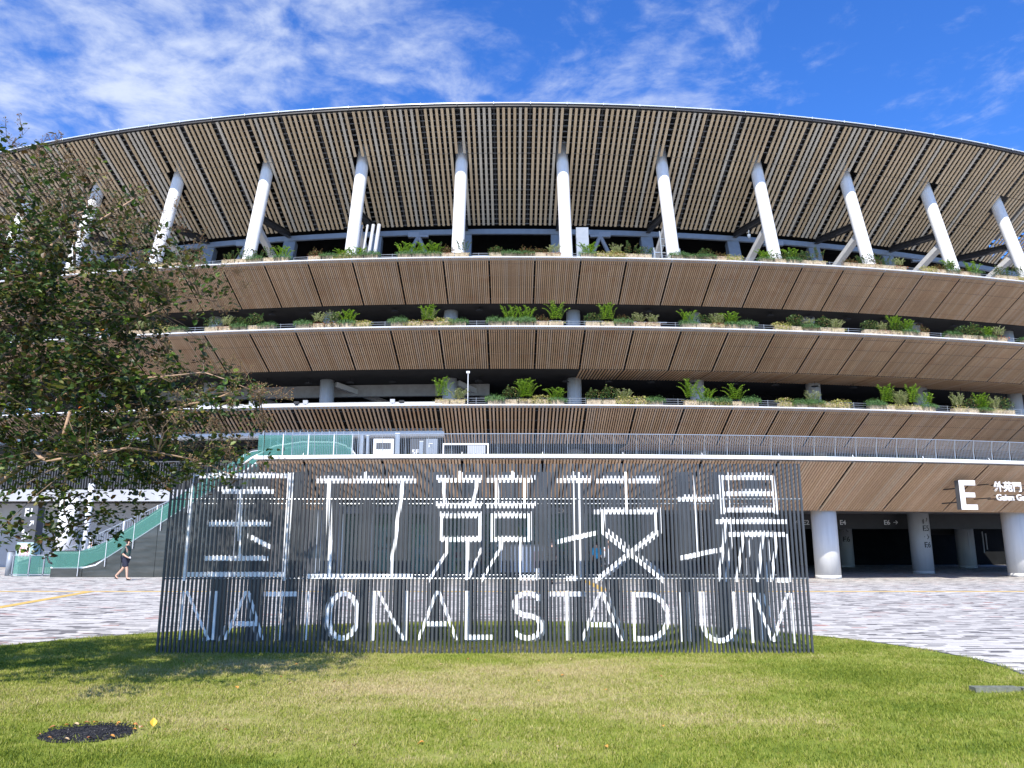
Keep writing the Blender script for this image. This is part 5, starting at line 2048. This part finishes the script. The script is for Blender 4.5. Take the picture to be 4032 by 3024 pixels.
for j in range(9):
    z = 22.8 + j * .72
    mb = MB()
    d = 63.4 + (z - 22.1) * .21
    mb.beam(pm(d, FR[0] if z < 27.6 else FR[1], z), pm(d, FR[-1] if z < 27.6 else FR[3], z), .07, .09)
    build('rung', mb, M['steel_rail'] if j % 3 == 0 else M['blue_grey'], sf)
ac = empty('plant_room', pm(70, 0, 22.1), 'dark blue grey louvred plant room behind the central top ledge', 'plant room')
mb = MB()
mb.box(-6.3, 4.3, 66.2, 69.0, 22.1, 27.3)
build('cladding', mb, M['blue_grey'], ac)
for i in range(11):
    mb = MB()
    mb.box(-1.8, 1.6, 66.14, 66.199, 23.4 + i * .2, 23.5 + i * .2)
    build('louvre', mb, M['charcoal'], ac)
vp = empty('stepped_duct', pm(63.5, .040, 22.1), 'pale segmented duct rising just right of the central column', 'duct')
for j in range(7):
    z = 22.2 + j * 1.02
    mb = MB()
    x, y, _ = pm(63.6 + (z - 22) * .12, .0425)
    mb.box(x - .55, x + .55, y, y + .5, z, z + .97)
    build('segment', mb, M['wall_pale'] if j < 4 else M['grey_steel'], vp)
dm = empty('dome_camera', pm(64.2, .2135 - BAY * .5, 30), 'small dome security camera hanging from a tie beam at right', 'camera')
x, y, _ = pm(64.9, .5 * BAY + 2 * BAY)
for nm, fn in (('mount', lambda m: m.tube([(x - 1.4, y, 30.0), (x - 1.4, y, 29.55)], .03, 6)), ('dome', lambda m: m.tube([(x - 1.4, y, 29.56), (x - 1.4, y, 29.38), (x - 1.4, y, 29.2), (x - 1.4, y, 29.1)], [.15, .16, .13, .04], 14))):
    mb = MB()
    fn(mb)
    build(nm, mb, M['blue_grey'], dm, smooth=True)
lp = empty('lamp_post', pm(57.6, .0, 10.8), 'slim pale pole lamp on the lowest ledge left of centre', 'lamp')
x, y, _ = pm(53.0, -.0195)
mb = MB()
mb.tube([(x, y, 10.85), (x, y, 13.35)], .03, 8)
build('pole', mb, M['white_metal'], lp)
mb = MB()
mb.box(x - .12, x + .12, y - .06, y + .06, 13.35, 13.5)
build('lamp_head', mb, M['white_metal'], lp)


# ------------------------------------------------------------------ people
def skin_mat(name, col):
    return mat_plain(name, col, .55, 0, .06, 5)


M['skin'] = skin_mat('skin', (.62, .38, .27))
M['green_shirt'] = mat_plain('green_shirt', (.055, .105, .09), .85, 0, .2, 9)
M['navy'] = mat_plain('navy', (.018, .022, .045), .85, 0, .2, 9)
M['hair'] = mat_plain('hair', (.012, .010, .009), .6)
M['white_cloth'] = mat_plain('white_cloth', (.72, .74, .78), .8, 0, .05)
M['black_cloth'] = mat_plain('black_cloth', (.02, .02, .022), .85)
M['blue_cloth'] = mat_plain('blue_cloth', (.12, .2, .5), .8)
M['cyan_cloth'] = mat_plain('cyan_cloth', (.04, .42, .65), .8)


def skin(name, joints, edges, mat, parent, mw, level=2, root=0):
    me = bpy.data.meshes.new('tmp_skin')
    keys = list(joints)
    me.from_pydata([joints[k][:3] for k in keys], [(keys.index(a), keys.index(b)) for a, b in edges], [])
    o = bpy.data.objects.new('tmp_skin', me)
    COL.objects.link(o)
    md = o.modifiers.new('s', 'SKIN')
    sv = me.skin_vertices[0].data if me.skin_vertices else None
    if sv is None:
        bpy.context.view_layer.objects.active = o
        me.skin_vertices.new() if hasattr(me.skin_vertices, 'new') else None
        bpy.context.view_layer.update()
        sv = me.skin_vertices[0].data
    for k, s in zip(keys, sv):
        r = joints[k][3]
        s.radius = (r, r) if not hasattr(r, '__len__') else r
    sv[root].use_root = True
    s2 = o.modifiers.new('u', 'SUBSURF')
    s2.levels = s2.render_levels = level
    bpy.context.view_layer.update()
    dg = bpy.context.evaluated_depsgraph_get()
    out_ = bpy.data.meshes.new_from_object(o.evaluated_get(dg))
    bpy.data.objects.remove(o)
    out_.name = name
    out_.materials.clear()
    out_.materials.append(mat)
    out_.polygons.foreach_set('use_smooth', [True] * len(out_.polygons))
    return inst(name, out_, mw, parent)


def person(label, loc, face, pose, shirt, legs, scale=1.0, shorts=False, mask=True, hair_long=False, extra=None, shoe='black_cloth'):
    """x = forward, z = up in the figure's own frame; pose gives the joint positions"""
    e = empty('person', loc, label, 'person')
    mw = Matrix.Translation(loc) @ Matrix.Rotation(face, 4, 'Z') @ Matrix.Scale(scale, 4)
    J = {'pelvis': (0, 0, .93, (.115, .15)), 'waist': (.01, 0, 1.08, (.10, .135)), 'chest': (.02, 0, 1.30, (.115, .16)), 'neck': (.03, 0, 1.46, .055), 'jaw': (.06, 0, 1.54, (.062, .058)), 'head': (.055, 0, 1.64, (.088, .076)), 'crown': (.05, 0, 1.71, (.06, .055)),
         'nose': (.145, 0, 1.605, .014)}
    J.update(pose)
    E_ = [('pelvis', 'waist'), ('waist', 'chest'), ('chest', 'neck'), ('neck', 'jaw'), ('jaw', 'head'), ('head', 'crown'), ('head', 'nose')]
    for s in ('l', 'r'):
        E_ += [('chest', s + 'sho'), (s + 'sho', s + 'elb'), (s + 'elb', s + 'wri'), (s + 'wri', s + 'palm'), ('pelvis', s + 'hip'), (s + 'hip', s + 'kne'), (s + 'kne', s + 'ank'), (s + 'ank', s + 'toe')]
        w_, p_ = Vector(J[s + 'wri'][:3]), Vector(J[s + 'palm'][:3])
        d = (p_ - w_).normalized()
        sd = Vector((0, 0, 1)).cross(d)
        if sd.length < .2:
            sd = Vector((1, 0, 0))
        sd.normalize()
        for fi in range(4):
            q = p_ + d * (.062, .072, .068, .052)[fi] + sd * (-.027 + fi * .018)
            k1 = f'{s}f{fi}'
            J[k1] = (*(p_ + d * .03 + sd * (-.027 + fi * .018)), .0095)
            J[k1 + 'b'] = (*q, .008)
            E_ += [(s + 'palm', k1), (k1, k1 + 'b')]
        J[s + 'th'] = (*(w_ + d * .055 + sd * -.05), .0095)
        E_ += [(s + 'wri', s + 'th')]
    skin('body', J, E_, M['skin'], e, mw)
    up = {k: J[k] for k in ('pelvis', 'waist', 'chest', 'lsho', 'rsho', 'lelb', 'relb')}
    S_ = {}
    for k, v in up.items():
        r = v[3]
        r = tuple(x * 1.16 + .012 for x in r) if hasattr(r, '__len__') else r * 1.22 + .012
        S_[k] = (v[0], v[1], v[2], r)
    S_['hem'] = (0, 0, .84, (.155, .185))
    S_['collar'] = (.025, 0, 1.43, .075)
    for s in ('l', 'r'):
        a, b = Vector(J[s + 'elb'][:3]), Vector(J[s + 'wri'][:3])
        S_[s + 'cuf'] = (*(a + (b - a) * .15), .06)
    skin('shirt', S_, [('hem', 'pelvis'), ('pelvis', 'waist'), ('waist', 'chest'), ('chest', 'collar'), ('chest', 'lsho'), ('chest', 'rsho'), ('lsho', 'lelb'), ('rsho', 'relb'), ('lelb', 'lcuf'), ('relb', 'rcuf')], M[shirt], e, mw, root=1)
    T_ = {'pelvis': (0, 0, .93, (.135, .165))}
    ed = []
    for s in ('l', 'r'):
        h, k, a = (Vector(J[s + t][:3]) for t in ('hip', 'kne', 'ank'))
        T_[s + 'hip'] = (*h, .118)
        ed += [('pelvis', s + 'hip')]
        if shorts:
            T_[s + 'kne'] = (*(h + (k - h) * .92), .100)
            ed += [(s + 'hip', s + 'kne')]
        else:
            T_[s + 'kne'] = (*k, .082)
            T_[s + 'ank'] = (*(k + (a - k) * .93), .062)
            ed += [(s + 'hip', s + 'kne'), (s + 'kne', s + 'ank')]
    skin('shorts' if shorts else 'trousers', T_, ed, M[legs], e, mw)
    hx, hy, hz = J['head'][:3]
    H_ = {'a': (hx - .02, hy, hz + .02, (.092, .088)), 'b': (hx - .01, hy, hz + .085, (.075, .07)), 'c': (hx - .055, hy, hz - .03, (.060, .075))}
    ed = [('a', 'b'), ('a', 'c')]
    if hair_long:
        H_['d'] = (hx - .085, hy, hz - .17, (.06, .085))
        ed.append(('c', 'd'))
    skin('hair', H_, ed, M['hair'], e, mw)
    if mask:
        jx, jy, jz = J['jaw'][:3]
        skin('face_mask', {'a': (jx + .035, jy, jz + .012, (.045, .052)), 'b': (jx + .055, jy, jz + .045, (.035, .045))}, [('a', 'b')], M['black_cloth'] if mask is True else M[mask], e, mw)
    for s in ('l', 'r'):
        a, t = Vector(J[s + 'ank'][:3]), Vector(J[s + 'toe'][:3])
        d = (t - a)
        heel = a - Vector((d.x, d.y, 0)).normalized() * .045 + Vector((0, 0, -.045))
        skin('shoe', {'a': (*heel, .045), 'b': (*(t * .55 + a * .45 + Vector((0, 0, -.028))), .047), 'c': (*(t + Vector((0, 0, -.002))), .034), 'd': (*(a + Vector((0, 0, .0))), .047)}, [('a', 'b'), ('b', 'c'), ('a', 'd')], M[shoe], e, mw)
    if extra:
        extra(e, mw, J)
    return e


# striding man: weight on the front leg, rear leg trailing
walk = {'lsho': (.02, .18, 1.40, .062), 'rsho': (.02, -.18, 1.40, .062),
        'relb': (-.03, -.25, 1.13, .048), 'rwri': (.16, -.22, .99, .032), 'rpalm': (.235, -.205, .955, .034),
        'lelb': (-.12, .25, 1.15, .048), 'lwri': (-.10, .25, .92, .032), 'lpalm': (-.08, .25, .845, .034),
        'lhip': (-.005, .09, .88, .098), 'rhip': (.005, -.09, .88, .098),
        'rkne': (.16, -.09, .49, .062), 'rank': (.20, -.09, .09, .042), 'rtoe': (.37, -.09, .045, .034),
        'lkne': (-.13, .09, .49, .062), 'lank': (-.44, .09, .17, .042), 'ltoe': (-.33, .09, .045, .034)}
stand = {'lsho': (.02, .18, 1.40, .060), 'rsho': (.02, -.18, 1.40, .060), 'relb': (.0, -.23, 1.13, .046), 'rwri': (.08, -.22, .90, .031), 'rpalm': (.11, -.21, .82, .033),
         'lelb': (.0, .23, 1.13, .046), 'lwri': (.08, .22, .90, .031), 'lpalm': (.11, .21, .82, .033), 'lhip': (0, .09, .88, .098), 'rhip': (0, -.09, .88, .098),
         'rkne': (.06, -.10, .49, .062), 'rank': (.06, -.10, .09, .042), 'rtoe': (.22, -.11, .045, .034), 'lkne': (-.05, .10, .49, .062), 'lank': (-.10, .10, .09, .042), 'ltoe': (.06, .11, .045, .034)}


def phone(e, mw, J):
    x, y, z = J['rpalm'][:3]
    mb = MB()
    mb.box(x + .01, x + .10, y + .032, y + .042, z - .035, z + .035)
    inst('phone', mb.mesh('phone', M['white_cloth']), mw, e)


person('person striding right in green shirt, navy shorts and black mask by escalator', (-16.8, 34.3, 0), R(-6), walk, 'green_shirt', 'navy', 1.0, True, extra=phone)
person('person in black with dark cap standing left of the E1 pillar', (-26.6, 39.6, 0), R(20), stand, 'black_cloth', 'navy', .98)
person('person in white shirt behind the low fence at the escalator foot', (-21.9, 41.0, 0), R(-90), stand, 'white_cloth', 'navy', .97, mask=False)
person('person with dark hair in pale blue and white clothes seen through the sign', (3.15, 25.4, 0), R(250), stand, 'white_cloth', 'black_cloth', .97, hair_long=True, shoe='white_cloth')
person('person in dark clothes and orange trim by the white display cart', (1.55, 30.6, 0), R(120), stand, 'black_cloth', 'black_cloth', .98)
person('person in bright cyan top at the shop window right of the cart', (4.0, 37.2, 0), R(110), stand, 'cyan_cloth', 'black_cloth', .93, mask=False)

# ------------------------------------------------------------------ the crape myrtle on the left
tree = empty('crape_myrtle', (-6.6, 7.9, 0), 'leafy crape myrtle with peeling tan limbs and brown seed heads at left', 'tree')
tr = random.Random(31)
LIMBS = [[(-5.9, 1.9), (-5.672, 2.722), (-5.468, 3.371), (-5.271, 3.755), (-5.058, 4.253), (-4.938, 4.6), (-4.653, 4.926), (-4.227, 5.285)], [(-4.934, 4.573), (-4.981, 5.009), (-5.034, 5.538)],
         [(-5.75, 1.4), (-5.32, 2.284), (-5.282, 2.429), (-5.166, 2.869), (-4.934, 3.371)], [(-5.75, 1.4), (-5.288, 2.045), (-5.134, 2.332), (-4.848, 2.55), (-4.653, 2.746), (-4.38, 2.919)],
         [(-6.1, 1.6), (-5.459, 1.904), (-5.145, 2.045), (-4.482, 2.526), (-4.159, 2.672), (-3.354, 2.919), (-2.872, 3.019)],
         [(-5.489, 3.35), (-5.308, 3.652), (-4.881, 3.833), (-4.359, 4.094), (-3.921, 4.253)], [(-4.67, 3.524), (-4.456, 3.833), (-4.44, 4.147), (-4.41, 4.573), (-4.205, 5.064)],
         [(-5.505, 3.219), (-5.556, 3.833), (-5.473, 4.147), (-5.211, 4.466), (-4.978, 5.064), (-5.18, 5.453)], [(-4.934, 3.371), (-4.508, 3.626), (-3.881, 3.833), (-3.352, 4.094)],
         [(-5.166, 2.869), (-4.685, 3.019), (-3.965, 3.169), (-3.235, 3.27), (-2.679, 3.068)], [(-4.655, 2.404), (-4.455, 2.284), (-3.756, 2.426), (-3.16, 2.332), (-2.709, 2.153)],
         [(-6.2, 3.6), (-5.938, 4.573), (-5.544, 5.064), (-5.128, 5.453), (-5.143, 5.793)], [(-4.429, 2.819), (-4.508, 2.332), (-4.596, 1.856), (-4.51, 1.53)],
         [(-6.5, 2.0), (-7.0, 3.2), (-7.4, 4.4), (-7.3, 5.2)], [(-6.6, 1.8), (-7.5, 2.9), (-8.3, 3.6)]]
W0 = [.048, .018, .040, .034, .038, .022, .018, .026, .020, .020, .018, .036, .016, .05, .04]
limb_pts = []
DPT = [8.0, 8.0, 7.9, 8.05, 7.7, 8.2, 8.1, 8.3, 7.9, 8.0, 7.6, 8.4, 7.75, 8.2, 8.0]
for li, (L_, w) in enumerate(zip(LIMBS, W0)):
    pts_ = []
    for i in range(len(L_) - 1):
        for t in (0, .5):
            x = L_[i][0] + (L_[i + 1][0] - L_[i][0]) * t
            z = L_[i][1] + (L_[i + 1][1] - L_[i][1]) * t
            j = .02 if t else 0
            pts_.append((x + tr.uniform(-j, j), DPT[li] + tr.uniform(-.03, .03) + .25 * math.sin(i + li), z + tr.uniform(-j, j)))
    pts_.append((L_[-1][0], DPT[li], L_[-1][1]))
    n_ = len(pts_)
    mb = MB()
    mb.tube(pts_, [max(.005, w * (1 - .8 * i / (n_ - 1)) * tr.uniform(.9, 1.12)) for i in range(n_)], 9)
    build('limb', mb, M['bark'], tree, smooth=True)
    limb_pts += [Vector(p) for p in pts_[n_ // 3:]]
mb = MB()
for (a, b_, c_) in (((-6.6, 7.9, -.05), (-6.45, 7.95, .7), (-5.9, 8.0, 1.92)), ((-6.65, 7.95, -.05), (-6.4, 7.9, .6), (-5.75, 7.95, 1.42)), ((-6.7, 7.9, -.05), (-6.7, 7.9, 1.2), (-6.2, 8.4, 3.6)), ((-6.7, 7.95, -.05), (-6.75, 8, 1.0), (-6.5, 8.2, 2.0))):
    mb.tube([a, ((a[0] + b_[0]) / 2 + .02, (a[1] + b_[1]) / 2, (a[2] + b_[2]) / 2), b_, c_], [.085, .075, .062, .048], 12)
build('trunk', mb, M['bark'], tree, smooth=True)

CROWN = [(-6.9, 5.2), (-6.359, 5.441), (-6.121, 5.85), (-5.69, 5.664), (-5.498, 5.787), (-5.253, 5.839), (-5.005, 5.736), (-4.619, 5.494), (-4.136, 5.353), (-3.745, 5.047), (-3.286, 4.573), (-3.069, 4.359), (-3.235, 3.885), (-3.257, 3.524), (-2.884, 3.269), (-2.578, 3.044), (-2.749, 2.623),
         (-2.658, 2.332), (-2.951, 2.093), (-3.38, 2.053), (-4.045, 2.045), (-4.285, 1.623), (-4.499, 1.438), (-4.722, 1.53), (-4.86, 2.0), (-5.05, 2.22), (-5.4, 2.42), (-6.0, 2.4), (-7.2, 2.4), (-8.4, 2.8), (-8.6, 4.2), (-7.8, 5.0)]
# thinner places in the crown where the facade shows through: (x, z, rx, rz, how thin)
THIN = [(-3.35, 3.75, .42, .55, .85), (-3.1, 2.85, .5, .35, .55), (-5.4, 5.35, .6, .55, .62), (-5.45, 3.2, .28, .9, .6), (-3.9, 5.1, .5, .4, .6), (-5.3, 2.25, .45, .3, .6), (-3.35, 4.6, .35, .3, .45), (-4.35, 4.75, .45, .35, .35), (-5.5, 1.98, .5, .3, .7), (-3.3, 3.25, .35, .2, .6)]
HEADS = [(-5.15, 5.6), (-4.5, 5.1), (-4.0, 5.1), (-3.5, 4.7), (-3.3, 4.3), (-3.5, 4.0), (-3.2, 3.9), (-3.6, 4.4), (-3.9, 4.6), (-5.6, 5.6), (-6.0, 5.6), (-3.0, 3.2), (-2.9, 2.6), (-3.2, 2.3), (-4.3, 5.3), (-3.4, 4.6), (-3.3, 3.5), (-2.9, 2.95)]
fol, twg, sd = MB(), MB(), MB()
leaf_me = leaf_mesh('leaf', M['tree_leaf'], .058, .040, .3, .6)
red_me = leaf_mesh('leaf', M['autumn_leaf'], .055, .040, .3, .6)
singles = []
CL = Vector((-4.7, 8.0, 3.6))


def add_leaf(p, d, up, s):
    """4-triangle folded oval leaf into the joined foliage"""
    d = d.normalized()
    sdv = d.cross(up)
    if sdv.length < .05:
        return
    sdv.normalize()
    nn = sdv.cross(d)
    L_, W_ = .070 * s, .050 * s
    b = fol.add([p, p + d * L_ * .35 + sdv * W_ * .5 + nn * W_ * .18, p + d * L_ * .75 + sdv * W_ * .38 + nn * W_ * .15, p + d * L_, p + d * L_ * .75 - sdv * W_ * .38 + nn * W_ * .15, p + d * L_ * .35 - sdv * W_ * .5 + nn * W_ * .18])
    fol.face(b, b + 1, b + 2, b + 3)
    fol.face(b, b + 3, b + 4, b + 5)


ncl = 0
tries = 0
while ncl < 1750 and tries < 60000:
    tries += 1
    x, z = tr.uniform(-8.6, -2.5), tr.uniform(1.4, 5.9)
    if not inside(x, z, CROWN):
        continue
    if x < -6.2 and tr.random() < .45:
        continue
    thin = 0
    for (tx_, tz_, rx_, rz_, k_) in THIN:
        if ((x - tx_) / rx_) ** 2 + ((z - tz_) / rz_) ** 2 < 1:
            thin = max(thin, k_)
    # clumpiness
    nz_ = mnoise.noise(Vector((x * 1.7, z * 1.7, 3.1)))
    if tr.random() < thin or nz_ < -.30 and tr.random() < .75:
        continue
    y = 7.9 + tr.gauss(0, .62)
    c0 = Vector((x, y, z))
    if not (6.3 < y < 9.9):
        continue
    ncl += 1
    # twig from the nearest limb point towards the clump
    near = min(limb_pts, key=lambda q: (q - c0).length_squared)
    v_ = c0 - near
    if v_.length > .12 and ncl % 2:
        st_ = near if v_.length < .9 else c0 - v_.normalized() * .9
        mid = st_ + (c0 - st_) * .5 + Vector((tr.uniform(-.05, .05), tr.uniform(-.05, .05), tr.uniform(.0, .08)))
        twg.tube([st_, mid, c0], [.0065, .0045, .002], 4, cap=False)
    head = min(math.hypot(x - hx, z - hz) for hx, hz in HEADS)
    pod = head < .44 and tr.random() < .75
    dirv = (v_.normalized() if v_.length > .01 else Vector((1, 0, .2))) + Vector((tr.uniform(-.5, .5), tr.uniform(-.5, .5), tr.uniform(-.3, .5)))
    dirv.normalize()
    nl = tr.randint(5, 11) if pod else tr.randint(15, 24)
    Lr = tr.uniform(.14, .30)
    for q in range(nl):
        t = q / nl
        p = c0 - dirv * Lr * (1 - t) + Vector((tr.gauss(0, .05), tr.gauss(0, .05), tr.gauss(0, .045)))
        d = dirv * .5 + Vector((tr.uniform(-1, 1), tr.uniform(-1, 1), tr.uniform(-.75, .5)))
        up = Vector((tr.uniform(-.6, .6), tr.uniform(-.9, .5), 1))
        s = tr.uniform(.6, 1.15)
        fol.tint = min(.999, max(0, tr.random() * .82 + (.16 if pod or z > 5.0 else 0)))
        if y < 7.35 and len(singles) < 286 and tr.random() < .10:
            singles.append((p, d.normalized(), up, s))
        else:
            add_leaf(p, d, up, s)
    if pod:
        # panicle of seed capsules
        ax = (dirv + Vector((tr.uniform(-.2, .8), 0, tr.uniform(.2, .9)))).normalized()
        L_ = tr.uniform(.14, .28)
        twg.tube([c0, c0 + ax * L_], [.003, .0015], 3, cap=False)
        for q in range(tr.randint(16, 30)):
            t = tr.random()
            b0 = c0 + ax * L_ * t
            sdv = Vector((tr.uniform(-1, 1), tr.uniform(-1, 1), tr.uniform(-.2, 1))).normalized() * (.075 * (1.15 - t))
            twg.tube([b0, b0 + sdv], [.0014, .001], 3, cap=False)
            sd.tint = tr.random()
            sd.octa(b0 + sdv, tr.uniform(.0045, .0075))
for hx, hz in ((-5.43, 5.88), (-5.08, 5.80), (-5.40, 5.80), (-5.62, 5.86), (-4.30, 5.36), (-4.12, 5.28), (-3.83, 5.02), (-3.70, 5.1), (-3.05, 4.4), (-2.95, 4.25), (-3.1, 3.95), (-2.62, 3.02), (-2.75, 3.0), (-2.68, 2.75), (-2.5, 3.05)):
    c0 = Vector((hx, 8 + tr.uniform(-.3, .3), hz))
    near = min(limb_pts, key=lambda q: (q - c0).length_squared)
    st_ = near if (near - c0).length < 1.2 else c0 - (c0 - near).normalized() * 1.2
    twg.tube([st_, (st_ + c0) / 2 + Vector((0, 0, .05)), c0], [.005, .004, .0025], 4, cap=False)
    for q in range(42):
        ax = Vector((tr.uniform(-.35, .9), tr.uniform(-.5, .5), tr.uniform(-.1, 1))).normalized()
        p = c0 + ax * tr.uniform(.03, .17)
        twg.tube([c0 + (p - c0) * .3, p], [.0014, .001], 3, cap=False)
        sd.tint = tr.random()
        sd.octa(p, tr.uniform(.005, .009))
for i, (p, d, up, s) in enumerate(singles):
    y_ = d
    x_ = y_.cross(up).normalized()
    z_ = x_.cross(y_)
    mw = Matrix((x_, y_, z_)).transposed().to_4x4()
    mw.translation = p
    inst('leaf', red_me if i % 26 == 0 else leaf_me, mw @ Matrix.Scale(s, 4), tree)
build('foliage', fol, M['tree_leaf'], tree, tint=True, kind='stuff')
build('twigs', twg, M['twig'], tree, kind='stuff')
build('seed_heads', sd, M['seed'], tree, tint=True, kind='stuff')
